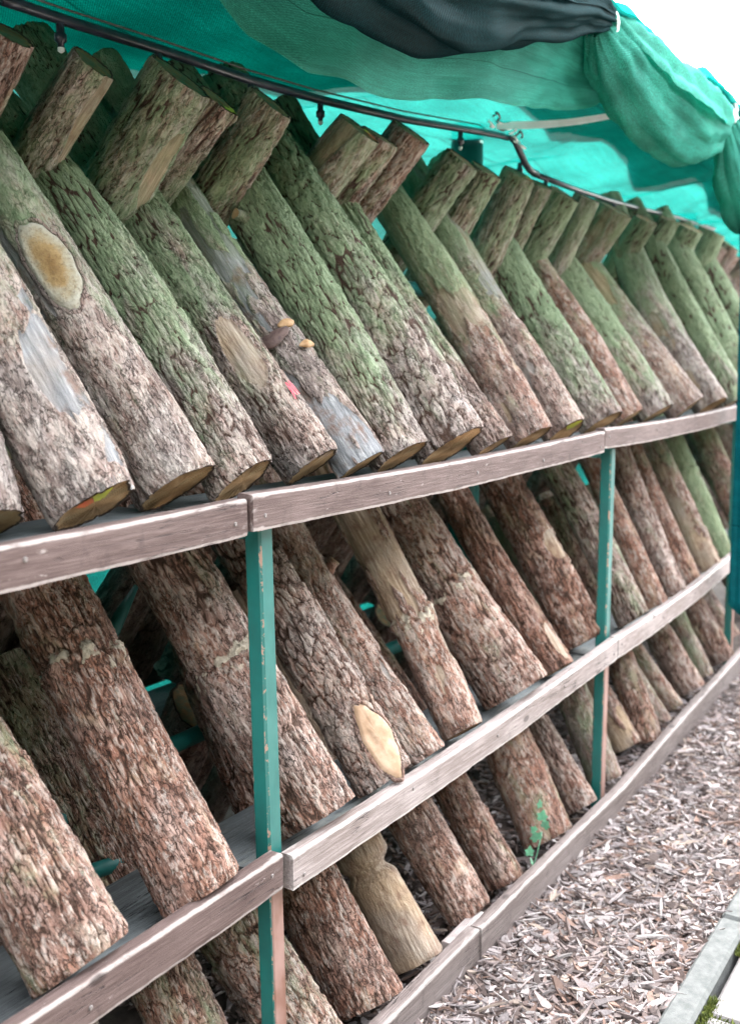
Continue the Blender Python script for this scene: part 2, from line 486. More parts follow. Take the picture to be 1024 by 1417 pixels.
def box_mesh(x0, x1, y0, y1, z0, z1, bev=0.004):
    xs = [x0, x0 + bev, x1 - bev, x1]; 
    v = []; f = []
    # bevelled box: 24 verts (3 per corner)
    import itertools
    idx = {}
    for sx, sy, sz in itertools.product((0, 1), repeat=3):
        X = (x0, x1)[sx]; Y = (y0, y1)[sy]; Z = (z0, z1)[sz]
        dx = bev if sx == 0 else -bev; dy = bev if sy == 0 else -bev; dz = bev if sz == 0 else -bev
        idx[sx, sy, sz] = (len(v), len(v) + 1, len(v) + 2)
        v += [(X, Y + dy, Z + dz), (X + dx, Y, Z + dz), (X + dx, Y + dy, Z)]
    def F(a, keys):
        f.append([idx[k][a] for k in keys])
    F(0, [(0, 0, 0), (0, 0, 1), (0, 1, 1), (0, 1, 0)]); F(0, [(1, 0, 0), (1, 1, 0), (1, 1, 1), (1, 0, 1)])
    F(1, [(0, 0, 0), (1, 0, 0), (1, 0, 1), (0, 0, 1)]); F(1, [(0, 1, 0), (0, 1, 1), (1, 1, 1), (1, 1, 0)])
    F(2, [(0, 0, 0), (0, 1, 0), (1, 1, 0), (1, 0, 0)]); F(2, [(0, 0, 1), (1, 0, 1), (1, 1, 1), (0, 1, 1)])
    for s in itertools.product((0, 1), repeat=2):
        for ax in range(3):
            o = [k for k in range(3) if k != ax]
            k0 = [0, 0, 0]; k1 = [0, 0, 0]
            k0[o[0]], k0[o[1]] = s; k1[o[0]], k1[o[1]] = s; k1[ax] = 1
            f.append([idx[tuple(k0)][o[0]], idx[tuple(k1)][o[0]], idx[tuple(k1)][o[1]], idx[tuple(k0)][o[1]]])
    for k in idx: f.append(list(idx[k]))
    return v, f

def fix_normals(o):
    import bmesh
    bm = bmesh.new(); bm.from_mesh(o.data)
    bmesh.ops.recalc_face_normals(bm, faces=bm.faces)
    bm.to_mesh(o.data); bm.free()
    return o

g = mesh_obj('ground', [(-150, -150, -0.03), (150, -150, -0.03), (150, 150, -0.03), (-150, 150, -0.03)], [[0, 1, 2, 3]], M['soil'])
tag(g, kind='structure')
nx, ny = 160, 40
X, Y = np.meshgrid(np.linspace(-2.4, 7.5, nx), np.linspace(-0.455, 1.6, ny))
Z = -0.006 + 0.012 * fbm(X * 3, Y * 3, X * 0, 3)
sb = mesh_obj('mulch_bed', np.stack([X, Y, Z], -1).reshape(-1, 3), grid_faces(ny, nx), M['soil'])
tag(sb, kind='structure')

# kerb edging stones along the mulch
ke = empty('kerb'); tag(ke, kind='structure')
kx = -2.45
kv, kf = box_mesh(0, 0.905, -0.032, 0.032, -0.12, 0.03, 0.008)
kmesh = None
while kx < 7.2:
    if kmesh is None:
        o = fix_normals(mesh_obj('kerb_stone', kv, kf, M['concrete'], ke, smooth=False)); kmesh = o.data
    else:
        o = bpy.data.objects.new('kerb_stone', kmesh); COL.objects.link(o); o.parent = ke
    o.location = (kx, -0.477 + random.uniform(-0.002, 0.002), random.uniform(-0.002, 0.002))
    kx += 0.912
# paving slabs
pv = empty('pavement'); tag(pv, kind='structure')
pvv, pvf = box_mesh(-0.197, 0.197, -0.147, 0.147, -0.06, 0.018, 0.006)
pm = None
for j in range(8):
    for i in range(26):
        if pm is None:
            o = fix_normals(mesh_obj('slab', pvv, pvf, M['paving'], pv, smooth=False)); pm = o.data
        else:
            o = bpy.data.objects.new('slab', pm); COL.objects.link(o); o.parent = pv
        o.location = (-2.4 + i * 0.402 + (0.2 if j % 2 else 0) - 0.22, -0.672 - j * 0.301, random.uniform(-0.002, 0.002))
        o.rotation_euler = (random.uniform(-.004, .004), random.uniform(-.004, .004), 0)

# ------------------------------------------------------------------ the rack
rack = empty('log_rack')
tag(rack, 'long three-tier green steel rack with weathered brown shelf boards full of leaning logs', 'rack')

def board(name, x0, x1, y0, y1, z0f, z1f, mat, seed, parent, segs=60, edge_w=0.0035, zoff=0.0):
    """board along x; z0f/z1f give bottom/top as functions of x; ragged, with worn arrises"""
    xs = np.linspace(x0, x1, segs)
    # section: points (v across y 0..1, w across z 0..1)
    e = edge_w
    ty = y1 - y0
    prof = []
    tz = float(z1f(np.array([x0]))[0] - z0f(np.array([x0]))[0])
    def add(a, b, ed): prof.append((a, b, ed))
    # front face bottom->top, top face, back, bottom  (a: y offset, b: z offset from bottom)
    add(e * .3, 0.0, 1); add(0, e, 1)
    for q in (0.1, 0.3, 0.5, 0.7, 0.9): add(0, e + (tz - 2 * e) * q, 0)
    add(0, tz - e, 1); add(e * .35, tz - e * .3, 1); add(e, tz, 1)
    add(ty * .5, tz, 0); add(ty - e, tz, 0.7); add(ty, tz - e, 0.7)
    add(ty, tz * .5, 0); add(ty, e, 0.5); add(ty - e, 0, 0.5); add(ty * .5, 0, 0)
    P = np.array(prof); k = len(P)
    xx = np.repeat(xs[:, None], k, 1)
    yb = bend(xs)[:, None] if y0 < 0.4 else bend(xs)[:, None]
    wob = 0.0018 * fbm(xx * 3, P[None, :, 0] * 30 + xx * 0, P[None, :, 1] * 20 + xx * 0, seed, 3)
    rag = P[None, :, 2] * 0.0011 * fbm(xx * 45, P[None, :, 0] * 90 + xx * 0, P[None, :, 1] * 60 + xx * 0, seed + 5, 2)
    cy = y0 + ty / 2
    yy = y0 + P[None, :, 0] + yb + wob + rag
    zz = z0f(xs)[:, None] + P[None, :, 1] + wob + rag + zoff
    V = np.stack([xx, yy, zz], -1).reshape(-1, 3)
    F = grid_faces(segs, k, wrap=True)
    E = np.repeat(P[None, :, 2], segs, 0).copy()
    n0 = len(V)
    # end caps
    c0 = V[:k].mean(0); c1 = V[-k:].mean(0)
    V = np.vstack([V, c0[None], c1[None]])
    faces = [list(map(int, q)) for q in F]
    for i in range(k):
        j = (i + 1) % k
        faces.append([n0, j, i]); faces.append([n0 + 1, (segs - 1) * k + i, (segs - 1) * k + j])
    E[:2] = np.maximum(E[:2], 0.6); E[-2:] = np.maximum(E[-2:], 0.6)
    At = np.concatenate([E.ravel(), [0.2, 0.2]])
    o = mesh_obj(name, V, faces, mat, parent, smooth=True, attrs={'edge': At})
    o.data.set_sharp_from_angle(angle=math.radians(50))
    return o

def lin(xp, zp):
    xp = np.array(xp); zp = np.array(zp)
    return lambda x: np.interp(x, xp, zp)

def sagged(x0, x1, z0, z1, sag):
    def f(x):
        t = np.clip((x - x0) / (x1 - x0), 0, 1)
        return z0 + (z1 - z0) * t - sag * 4 * t * (1 - t)
    return f
def plus(f, d): return lambda x: f(x) + d

scr_mesh = None
def screw(parent, x, y, z):
    global scr_mesh
    if scr_mesh is None:
        a = np.linspace(0, 2 * np.pi, 9)[:-1]
        V = [(0.004 * math.cos(t), 0.0, 0.004 * math.sin(t)) for t in a] + [(0.0028 * math.cos(t), -0.0016, 0.0028 * math.sin(t)) for t in a]
        F = [[i, (i + 1) % 8, 8 + (i + 1) % 8, 8 + i] for i in range(8)] + [list(range(8, 16))]
        o = mesh_obj('screw', V, F, M['steel'], parent, smooth=False); scr_mesh = o.data
    else:
        o = bpy.data.objects.new('screw', scr_mesh); COL.objects.link(o); o.parent = parent
    o.location = (x, y - 0.0006 + float(bend(np.array([x]))[0]), z)

P1, P2, P3 = 0.062, 1.70, 3.46
# front lip boards: (x0, x1, z0 top at left, z1 top at right, sag, height)
TOPB = [(-1.62, -0.024, 1.150, 1.150, 0.004, 0.057), (-0.015, P2 - 0.17, 1.157, 1.160, 0.008, 0.058), (P2 - 0.165, P3 + 0.03, 1.168, 1.165, 0.012, 0.057), (P3 + 0.035, 4.9, 1.165, 1.165, 0.012, 0.057)]
MIDB = [(-1.62, 0.047, 0.543, 0.543, 0.006, 0.064), (0.077, P2 - 0.012, 0.526, 0.541, 0.010, 0.063), (P2 - 0.004, P3 + 0.03, 0.540, 0.545, 0.018, 0.063), (P3 + 0.035, 4.9, 0.54, 0.54, 0.012, 0.063)]
lips = []
for tier, (B, ms) in enumerate(((TOPB, ('board', 'board', 'board', 'board')), (MIDB, ('board', 'board_grey', 'board_grey', 'board_grey')))):
    for i, (x0, x1, za, zb, sg, h) in enumerate(B):
        zt = sagged(x0, x1, za, zb, sg)
        yo = 0.004 if (tier == 0 and i == 0) else 0.0
        o = board('front_board', x0, x1, yo, 0.03 + yo, plus(zt, -h), zt, M[ms[i]], 100 + tier * 10 + i, rack, segs=70)
        lips.append((o, x0, x1, zt, h))
        for k in range(5):
            xs = x0 + 0.03 + (x1 - x0 - 0.06) * (k / 4.0) + random.uniform(-0.02, 0.02) * (0 < k < 4)
            screw(o, xs, yo, float(zt(np.array([xs]))[0]) - h * random.uniform(0.3, 0.75))
# shelf planks behind the lip, front and back of the rack
for tier, (zs, B) in enumerate(((1.122, TOPB), (0.475, MIDB))):
    for (x0, x1, za, zb, sg, h) in B:
        for (ya, yb_) in ((0.075, 0.272), (0.79, 0.985)):
            zt = sagged(x0, x1, zs, zs, sg * 0.5)
            board('shelf_plank', x0 + 0.004, x1 - 0.012, ya, yb_, plus(zt, -0.022), zt, M['shelf'], 200 + tier * 10, rack, segs=24)
        zt = sagged(x0, x1, za, zb, sg)
        board('rear_board', x0, x1, 1.03, 1.06, plus(zt, -h), zt, M['board'], 260 + tier, rack, segs=16)
# plinth boards on the ground
for (x0, x1, zt, h, yo) in ((-1.6, 0.735, 0.084, 0.09, -0.03), (0.737, 2.36, 0.09, 0.1, -0.034), (2.362, 4.9, 0.091, 0.1, -0.032)):
    f = sagged(x0, x1, zt, zt + 0.003, 0.002)
    board('plinth_board', x0, x1, yo, yo + 0.032, plus(f, -h), f, M['plinth'], 300 + int(x1 * 10), rack, segs=70)
f = sagged(0.665, 0.83, 0.07, 0.075, 0)
board('wood_batten', 0.672, 0.828, 0.004, 0.034, plus(f, -0.07), f, M['board_grey'], 330, rack, segs=8)

def post(name, x, y, z0, z1, w, d, lean=0.0, rust_z=None, parent=None):
    c = 0.004
    prof = [(0 + c, 0), (w - c, 0), (w, c), (w, d - c), (w - c, d), (c, d), (0, d - c), (0, c)]
    nz = 60
    zs = np.linspace(z0, z1, nz)
    V = []; E = []; R = []
    for z in zs:
        for q, (a, b) in enumerate(prof):
            V.append((x - w / 2 + a + lean * (z - z1), y + b + float(bend(np.array([x]))[0]), z)); E.append(1.0)
            front = 1.0 if q in (0, 1) else 0.0
            R.append(front * (1.0 if (rust_z is not None and z < rust_z) else 0.0))
    # add middle columns on faces so chipping keeps to the arrises
    k = 8
    V = np.array(V).reshape(nz, k, 3); 
    order = []
    VV = []; EE = []; RR = []
    E = np.array(E).reshape(nz, k); R = np.array(R).reshape(nz, k)
    for i in range(k):
        j = (i + 1) % k
        VV.append(V[:, i]); EE.append(E[:, i]); RR.append(R[:, i])
        if i % 2 == 0:
            for t in (0.12, 0.5, 0.88):
                VV.append(V[:, i] * (1 - t) + V[:, j] * t); EE.append(E[:, i] * 0); RR.append(R[:, i] * R[:, j])
    VV = np.stack(VV, 1); EE = np.stack(EE, 1); RR = np.stack(RR, 1)
    kk = VV.shape[1]
    faces = [list(map(int, q)) for q in grid_faces(nz, kk, wrap=True)]
    faces.append(list(range(kk))[::-1]); faces.append([(nz - 1) * kk + i for i in range(kk)])
    o = mesh_obj(name, VV.reshape(-1, 3), faces, M['green'], parent, smooth=True, attrs={'edge': EE.ravel(), 'rust': RR.ravel()})
    o.data.set_sharp_from_angle(angle=math.radians(40))
    return o

def tube(name, pts, rad, mat, parent, seg=10, attrs=True):
    pts = [Vector(p) for p in pts]
    V = []; F = []
    prev = None
    for i, p in enumerate(pts):
        d = (pts[min(i + 1, len(pts) - 1)] - pts[max(i - 1, 0)]).normalized()
        a = d.orthogonal().normalized() if prev is None else (prev - d * prev.dot(d)).normalized()
        prev = a
        b = d.cross(a)
        r = rad[i] if isinstance(rad, (list, tuple, np.ndarray)) else rad
        for s in range(seg):
            t = 2 * math.pi * s / seg
            V.append(p + (a * math.cos(t) + b * math.sin(t)) * r)
    F = [list(map(int, q)) for q in grid_faces(len(pts), seg, wrap=True)]
    F.append(list(range(seg))[::-1]); F.append([(len(pts) - 1) * seg + i for i in range(seg)])
    V = np.array([tuple(v) for v in V])
    return mesh_obj(name, V, F, mat, parent, smooth=True,
                    attrs={'edge': np.zeros(len(V)), 'rust': np.zeros(len(V))} if attrs else None)

for px, ln in ((-1.58, 0.0), (P1, -0.022), (P2, 0.004), (P3, -0.01), (4.82, 0.0)):
    post('post', px, 0.034, -0.03, 1.098, 0.036, 0.034, ln, 0.462, rack)
    post('post', px, 0.992, -0.03, 1.098, 0.036, 0.034, 0.0, 0.3, rack)
    for z in (1.083, 0.437):
        yb = float(bend(np.array([px]))[0])
        tube('crossbar', [(px - 0.005, 0.068 + yb, z), (px - 0.005, 0.53 + yb, z), (px - 0.005, 0.992 + yb, z)], 0.014, M['green'], rack, 8)
# ridge rails the logs lean on
for z in (1.555, 0.99, 0.53):
    tube('ridge_rail', [(x, 0.53 + float(bend(np.array([x]))[0]), z) for x in (-1.6, 0, 1.7, 3.2, 4.9)], 0.02, M['green'], rack, 8)
# inner braces glimpsed through the gaps of the middle tier
tube('brace', [(0.19, 0.55, 0.78), (0.235, 0.55, 0.84), (0.285, 0.55, 0.895)], [0.016, 0.015, 0.006], M['green'], rack, 6)
tube('brace', [(-0.14, 0.40, 0.555), (0.0, 0.40, 0.553), (0.1, 0.40, 0.552)], 0.016, M['green'], rack, 8)
tube('brace', [(-0.12, 0.315, 0.488), (0.0, 0.312, 0.472), (0.08, 0.31, 0.46)], 0.015, M['green'], rack, 8)
# tall roof posts
def roof_post(x, y, z1, r, label):
    o = tube('roof_post', [(x, y, -0.05), (x, y, 0.7), (x, y, 1.4), (x, y, z1)], r, M['green'], None, 20)
    # flange and cap
    tube('cap', [(x, y, z1), (x, y, z1 + 0.012)], r * 1.06, M['green'], o, 20)
    tag(o, label, 'post', 'roof posts'); return o
roof_post(1.935, 0.64, 2.09, 0.052, 'round green steel roof post rising behind the crossed log tops near the middle')
roof_post(-1.5, 0.64, 2.09, 0.052, 'round green steel roof post at the near end of the rack')
roof_post(4.6, 0.7, 2.09, 0.052, 'round green steel roof post at the far end of the rack')

# ------------------------------------------------------------------ logs
# camera-facing side of a log is near theta = 235 degrees in its own frame
FR = math.radians(235)
def make_log(base, axis, L, r, seed, style, nth, ns, tone=0.4, moss=0.3, pale=0.3, greywood=0.2, bare_amt=0.0,
             knots=(), collars=(), rot=None, name='log', ends=(True, True), bare_spots=(), waist=0, weather=0.2, taper=None, curve=None, net_light_grad=0.0, stubs=()):
    """one leaning log: Empty at its foot > bark, two cut_end meshes"""
    axis = Vector(axis).normalized()
    xax = Vector((1, 0, 0)); xax = (xax - axis * xax.dot(axis)).normalized()
    yax = axis.cross(xax)
    root = empty(name)
    root.matrix_world = Matrix(((xax.x, yax.x, axis.x, base[0]), (xax.y, yax.y, axis.y, base[1]), (xax.z, yax.z, axis.z, base[2]), (0, 0, 0, 1)))
    th = np.linspace(0, 2 * np.pi, nth, endpoint=False)
    s = np.linspace(0, L, ns)
    S, T = np.meshgrid(s, th, indexing='ij')
    cx, cy = np.cos(T), np.sin(T)
    px, py, pz = cx * r, cy * r, S
    rs = np.random.default_rng(seed)
    ph = rs.uniform(0, 6.28, 4)
    if taper is None: taper = rs.uniform(-0.06, 0.2)
    if curve is None: curve = rs.uniform(0.004, 0.036)
    # overall form
    R = r * (1 - taper * (S / L - 0.5)) * (1 + 0.06 * np.cos(2 * T + ph[0] + S * 2.5) + 0.035 * np.cos(3 * T + ph[1] - S * 4))
    R = R * (1 + 0.10 * fbm(px * 9, py * 9, pz * 4, seed, 2))
    o3 = seed * 3.17
    wx = 1.1 * fbm(px * 40 + o3, py * 40, pz * 14, seed + 1, 3)
    wz = 1.0 * fbm(px * 30 + o3, py * 30, pz * 10, seed + 2, 2)
    sc = r / 0.055
    q_ = rs.uniform(0.62, 1.12); e_ = rs.uniform(0.9, 1.7)
    def net(sx, sz, k, w0, w1):
        f1, f2, ci = voro(px / (sx * q_) + wx * .9 + o3 + k, py / (sx * q_) + wx * .9, pz / (sz * q_ * e_) + wz * .6 + k, seed + k)
        wid = np.clip(0.5 + 1.3 * vnoise(px * 28 + k, py * 28, pz * 9, seed + k + 3), 0.12, 1.6)     # cracks open and close
        return sstep(0.0, 1.0, np.clip((f2 - f1) / (w0 + (w1 - w0) * wid), 0, 1)), ci
    patchy = sstep(-0.3, 0.3, fbm(px * 12 + 3, py * 12, pz * 5, seed + 51, 2))   # rougher here, smoother there
    if style == 'furrow':
        A_, cid = net(.0115, .075, 1, .03, .28); B_, c2 = net(.007, .034, 5, .04, .30)
        ridge = A_ * (1 - 0.42 * (1 - B_) * patchy); depth = 0.0046; lev = (cid - .5) * 0.0022 + (c2 - .5) * .0012
    elif style == 'deep':
        A_, cid = net(.0175, .05, 1, .06, .32); B_, c2 = net(.0095, .03, 5, .04, .3)
        ridge = A_ * (1 - 0.4 * (1 - B_)); depth = 0.0062; lev = (cid - .5) * 0.004 + (c2 - .5) * .0015
    elif style == 'plate':
        A_, cid = net(.022, .036, 1, .02, .15); B_, c2 = net(.0095, .02, 5, .03, .2)
        ridge = A_ * (1 - 0.35 * (1 - B_) * patchy); depth = 0.0055; lev = (cid - .5) * 0.007 + (c2 - .5) * .002
    elif style == 'smooth':
        A_, cid = net(.03, .19, 1, .01, .09); B_, c2 = net(.012, .04, 5, .02, .2)
        ridge = (0.35 + 0.65 * A_) * (1 - 0.45 * (1 - B_) * patchy); depth = 0.0045; lev = 0.003 * fbm(px * 40, py * 40, pz * 14, seed + 8, 3)
    else:                                  # bare: peeled wood with drying cracks
        A_, cid = net(.03, .6, 1, .0, .035)
        ridge = 0.4 + 0.6 * A_; depth = 0.003; lev = 0.002 * fbm(px * 40, py * 40, pz * 8, seed + 8, 3)
    R = R + depth * 0.45
    fine = fbm(px * 130, py * 130, pz * 60, seed + 3, 3)
    disp = (ridge - 1) * depth + lev + fine * 0.003 * (0.4 if style == 'bare' else 1)
    crack = np.clip(ridge + fine * 0.25, 0, 1)
    bare = np.full(S.shape, 1.0 if style == 'bare' else 0.0)
    crust = np.zeros(S.shape)
    # bark lost in patches
    bn = fbm(px * 14 + 5, py * 14, pz * 5, seed + 21, 3) + 0.22 * (cid - .5)
    if bare_amt > 0:
        lost = sstep(0.42 - bare_amt * .55, 0.5 - bare_amt * .55, bn)
        bare = np.maximum(bare, lost)
    for (t0, s0, wt, wsz) in bare_spots:
        dt = np.angle(np.exp(1j * (T - t0)))
        q = (dt / wt) ** 2 + ((S - s0) / wsz) ** 2 + 0.7 * bn
        bare = np.maximum(bare, 1 - sstep(0.75, 1.05, q))
    if style != 'bare':
        disp = disp * (1 - bare) + bare * (-0.0065 + fine * 0.0006)
        crack = crack * (1 - bare) + bare
    for (t0, s0, rad, h) in knots:
        dt = np.angle(np.exp(1j * (T - t0))) * r
        d = np.sqrt(dt ** 2 + (S - s0) ** 2) / rad
        disp = disp + h * np.exp(-(d ** 2) * 1.2) - h * 0.75 * np.exp(-((d / 0.42) ** 2))
        crack = np.where((d > 0.45) & (d < 0.75), crack * 0.4, crack)
    if waist:
        wv = np.exp(-((S - waist - 0.01 * np.sin(T + 1)) / 0.016) ** 2) * (0.75 + 0.25 * np.cos(T - FR))
        R = R * (1 - 0.32 * wv) + 0.006 * sstep(waist, waist + 0.03, S) + 0.004 * fbm(px * 25, py * 25, pz * 20, seed + 77, 2); crack = crack * (1 - 0.5 * wv)
    for (s0, h, cr) in collars:
        zz = S - s0 - 0.012 * np.sin(T * 2 + ph[2]) - 0.03 * fbm(px * 45, py * 45, pz * 0, seed + 31, 3)
        up = np.exp(-(zz / 0.014) ** 2); dn = np.exp(-((zz - 0.016) / 0.005) ** 2)
        disp = disp + h * up * np.clip(0.45 + 2.2 * fbm(px * 45, py * 45, pz * 45, seed + 9, 3), 0, 1.3) - 0.006 * dn
        crack = crack * (1 - 0.75 * dn)
        crust = np.maximum(crust, cr * np.exp(-(zz / 0.03) ** 2) * np.clip(0.55 + 1.8 * fbm(px * 50, py * 50, pz * 50, seed + 61, 3), 0, 1))
    # soften both rims
    rim = np.minimum(S, L - S)
    disp = disp - 0.004 * np.exp(-(rim / 0.004) ** 2) * (0.6 + 0.8 * vnoise(px * 60, py * 60, pz * 0, seed))
    R = R + disp
    bx = curve * np.sin(np.pi * S / L) * math.cos(ph[3]); by = curve * np.sin(np.pi * S / L) * math.sin(ph[3])
    # saw cuts are not quite square
    tiltz = (cx * rs.uniform(-.05, .05) + cy * rs.uniform(-.05, .05)) * r
    wgt = np.clip(1 - S / 0.1, 0, 1) + np.clip(1 - (L - S) / 0.1, 0, 1)
    V = np.stack([R * cx + bx, R * cy + by, S + tiltz * wgt], -1)
    body = mesh_obj('bark', V.reshape(-1, 3), grid_faces(ns, nth, wrap=True), M['bark'], root,
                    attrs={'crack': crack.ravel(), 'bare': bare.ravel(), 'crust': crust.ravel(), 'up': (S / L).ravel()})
    for k, v in (('seed', float(seed % 97) * 1.7), ('tone', tone), ('moss', moss), ('pale', pale), ('greywood', greywood), ('net_light_grad', net_light_grad)):
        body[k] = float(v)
    caps = []
    for e, (row, on) in enumerate(((0, ends[0]), (ns - 1, ends[1]))):
        ring = V[row]
        c = ring.mean(0)
        rr = np.array([1, .965, .93, .75, .5, .25, 0.02])
        CV = c[None, None] + (ring - c)[None] * rr[:, None, None]
        rough = 0.0012 * vnoise(CV[..., 0] * 300, CV[..., 1] * 40, CV[..., 2], seed + e) * (rr < 0.99)[:, None]
        CV[..., 2] += rough + (rr < 0.95)[:, None] * (0.0015 if e == 0 else -0.0015)
        fc = grid_faces(len(rr), nth, wrap=True)
        if e == 0: fc = fc[:, ::-1]
        cp = mesh_obj('cut_end', CV.reshape(-1, 3), fc, M['cut'], root, attrs={'rad': np.repeat(rr, nth)})
        cp['seed'] = float(seed % 89); cp['weather'] = float(weather)
        caps.append((cp, c, ring))
    for (t0, s0, sr, sl) in stubs:          # sawn-off side branch
        j0 = int(s0 / L * (ns - 1)); cc = V[j0].mean(0); rr0 = R[j0].mean()
        nv = np.array([math.cos(t0), math.sin(t0), 0.35]); nv /= np.linalg.norm(nv); tv = np.array([-math.sin(t0), math.cos(t0), 0]); bv = np.cross(nv, tv)
        SV = []; m_ = 16
        for q, f in ((-0.6, 1.5), (0.1, 1.15), (0.6, 1.0), (1.0, 0.95)):
            for a_ in range(m_):
                an_ = 2 * math.pi * a_ / m_; w_ = sr * f * (1 + 0.12 * math.sin(3 * an_ + q * 4))
                SV.append(cc + np.array([math.cos(t0), math.sin(t0), 0]) * rr0 * 0.92 + nv * sl * q + tv * w_ * math.cos(an_) + bv * w_ * math.sin(an_))
        SF = [list(map(int, q)) for q in grid_faces(4, m_, wrap=True)]
        nS = len(SV)
        so = mesh_obj('branch_stub', np.array(SV), SF, M['bark'], root, attrs={'crack': np.full(nS, .6), 'bare': np.zeros(nS), 'crust': np.zeros(nS), 'up': np.full(nS, .3)})
        for k_, v_ in (('seed', float(seed % 97)), ('tone', tone), ('moss', moss), ('pale', pale), ('greywood', .3), ('net_light_grad', 0.0)): so[k_] = float(v_)
        ce = mesh_obj('cut_end', np.array([SV[-m_ + i] for i in range(m_)] + [np.mean(SV[-m_:], 0)]), [[i, (i + 1) % m_, m_] for i in range(m_)], M['cut'], so, attrs={'rad': np.r_[np.full(m_, .85), 0.0]})
        ce['weather'] = 0.3
    root_info = dict(root=root, body=body, V=V, R=R, th=th, s=s, L=L, r=r, caps=caps)
    return root_info

def surf(li, t, s, lift=0.0):
    """point on the (slightly smoothed) surface of a log in its own frame"""
    th = t % (2 * math.pi)
    i = int(round(th / (2 * math.pi) * len(li['th']))) % len(li['th'])
    j = int(np.clip(round(s / li['L'] * (len(li['s']) - 1)), 3, len(li['s']) - 4))
    ii = [(i + k) % len(li['th']) for k in (-3, -1, 0, 1, 3)]
    p = li['V'][j - 3:j + 4][:, ii].reshape(-1, 3)
    ctr = li['V'][j].mean(0)
    rr = np.linalg.norm(p[:, :2] - ctr[:2], axis=1).max()
    return np.array([ctr[0] + (rr + lift) * math.cos(th), ctr[1] + (rr + lift) * math.sin(th), s])

def scar(li, t0, s0, wt, wsz, matw, matr, lift=0.002, hollow=0.004, tip=1.0, name='branch_scar', lip=0.004):
    nr, na = 9, 40
    V = []; 
    for k in range(nr):
        q = k / (nr - 1)
        for a in range(na):
            an = 2 * math.pi * a / na
            ca, sa = math.cos(an), math.sin(an)
            e = 1 + 0.05 * math.sin(an * 3 + 1) + 0.03 * math.sin(an * 7) + 0.02 * math.sin(an * 13 + 2)
            t = t0 + wt * q * ca * e * (1 - 0.35 * tip * max(0, sa)) 
            s_ = s0 + wsz * q * sa * e
            V.append(surf(li, t, s_, 0))
    V = np.array(V).reshape(nr, na, 3)
    # fit: flatten the patch slightly and lift it
    ctr = V[0].mean(0)
    nrm = np.array([math.cos(t0), math.sin(t0), 0])
    hgt = V @ nrm
    h0 = hgt[0].mean()
    q = np.linspace(0, 1, nr)[:, None]
    target = h0 + (hgt - h0) * 0.8 + lift - hollow * (1 - q ** 3) + lip * (q > 0.8) * (q < 0.99)
    target[-1] = hgt[-1] - 0.006
    V = V + (target - hgt)[..., None] * nrm
    o = mesh_obj(name, V.reshape(-1, 3), grid_faces(nr, na, wrap=True), matw, li['root'], attrs={'rad': np.repeat(np.linspace(0, 1, nr), na)})
    no = V[-1] + nrm * 0.004; m_ = 7; LV = []
    for a in range(na):
        rad_ = V[-1, a] - ctr; rad_ /= np.linalg.norm(rad_) + 1e-9
        w_ = 0.0045 * (1 + 0.5 * math.sin(a * 1.9) * math.sin(a * 0.7 + 2))
        for b in range(m_):
            bb = 2 * math.pi * b / m_
            LV.append(no[a] + rad_ * w_ * (math.cos(bb) + .5) + nrm * w_ * 0.8 * math.sin(bb))
    nL = len(LV); LV = np.array(LV)
    fl = [[a * m_ + b, a * m_ + (b + 1) % m_, ((a + 1) % na) * m_ + (b + 1) % m_, ((a + 1) % na) * m_ + b] for a in range(na) for b in range(m_)]
    lp = mesh_obj('bark_lip', LV, fl, M['bark'], o, attrs={'crack': np.full(nL, .5), 'bare': np.zeros(nL), 'crust': np.zeros(nL), 'up': np.full(nL, .3)})
    for k_ in ('seed', 'tone', 'moss', 'pale', 'greywood', 'net_light_grad'): lp[k_] = li['body'][k_]
    if matr is not None:
        R0 = V[6:]
        ro = mesh_obj('healed_rim', (R0 + nrm * 0.0035 * np.array([0.2, 1, 0.2])[:, None, None]).reshape(-1, 3), grid_faces(3, na, wrap=True), matr, o)
    return o


# (x, y, radius, lean degrees, sideways slope)
TOP = [(-0.380, 0.160, 0.041, 30.0, 0.06), (-0.234, 0.109, 0.054, 36.0, -0.037), (-0.035, 0.138, 0.056, 36.0, -0.094), (0.097, 0.108, 0.048, 39.0, -0.111),
       (0.346, 0.140, 0.053, 38.0, -0.100), (0.481, 0.119, 0.042, 36.0, -0.095), (0.598, 0.097, 0.052, 36.0, -0.027), (0.776, 0.075, 0.062, 36.0, -0.034),
       (0.986, 0.075, 0.044, 36.0, -0.031), (1.248, 0.094, 0.046, 36.0, 0.056), (1.457, 0.085, 0.049, 36.0, 0.092), (1.831, 0.117, 0.055, 36.0, 0.092),
       (2.193, 0.164, 0.044, 36.0, -0.063), (2.451, 0.146, 0.053, 36.0, -0.051), (2.753, 0.132, 0.054, 36.5, -0.072), (3.081, 0.123, 0.061, 31.0, 0.089),
       (3.400, 0.126, 0.059, 30.0, 0.020), (3.80, 0.136, 0.061, 29.5, -0.003), (4.235, 0.156, 0.065, 30.5, 0.013)]
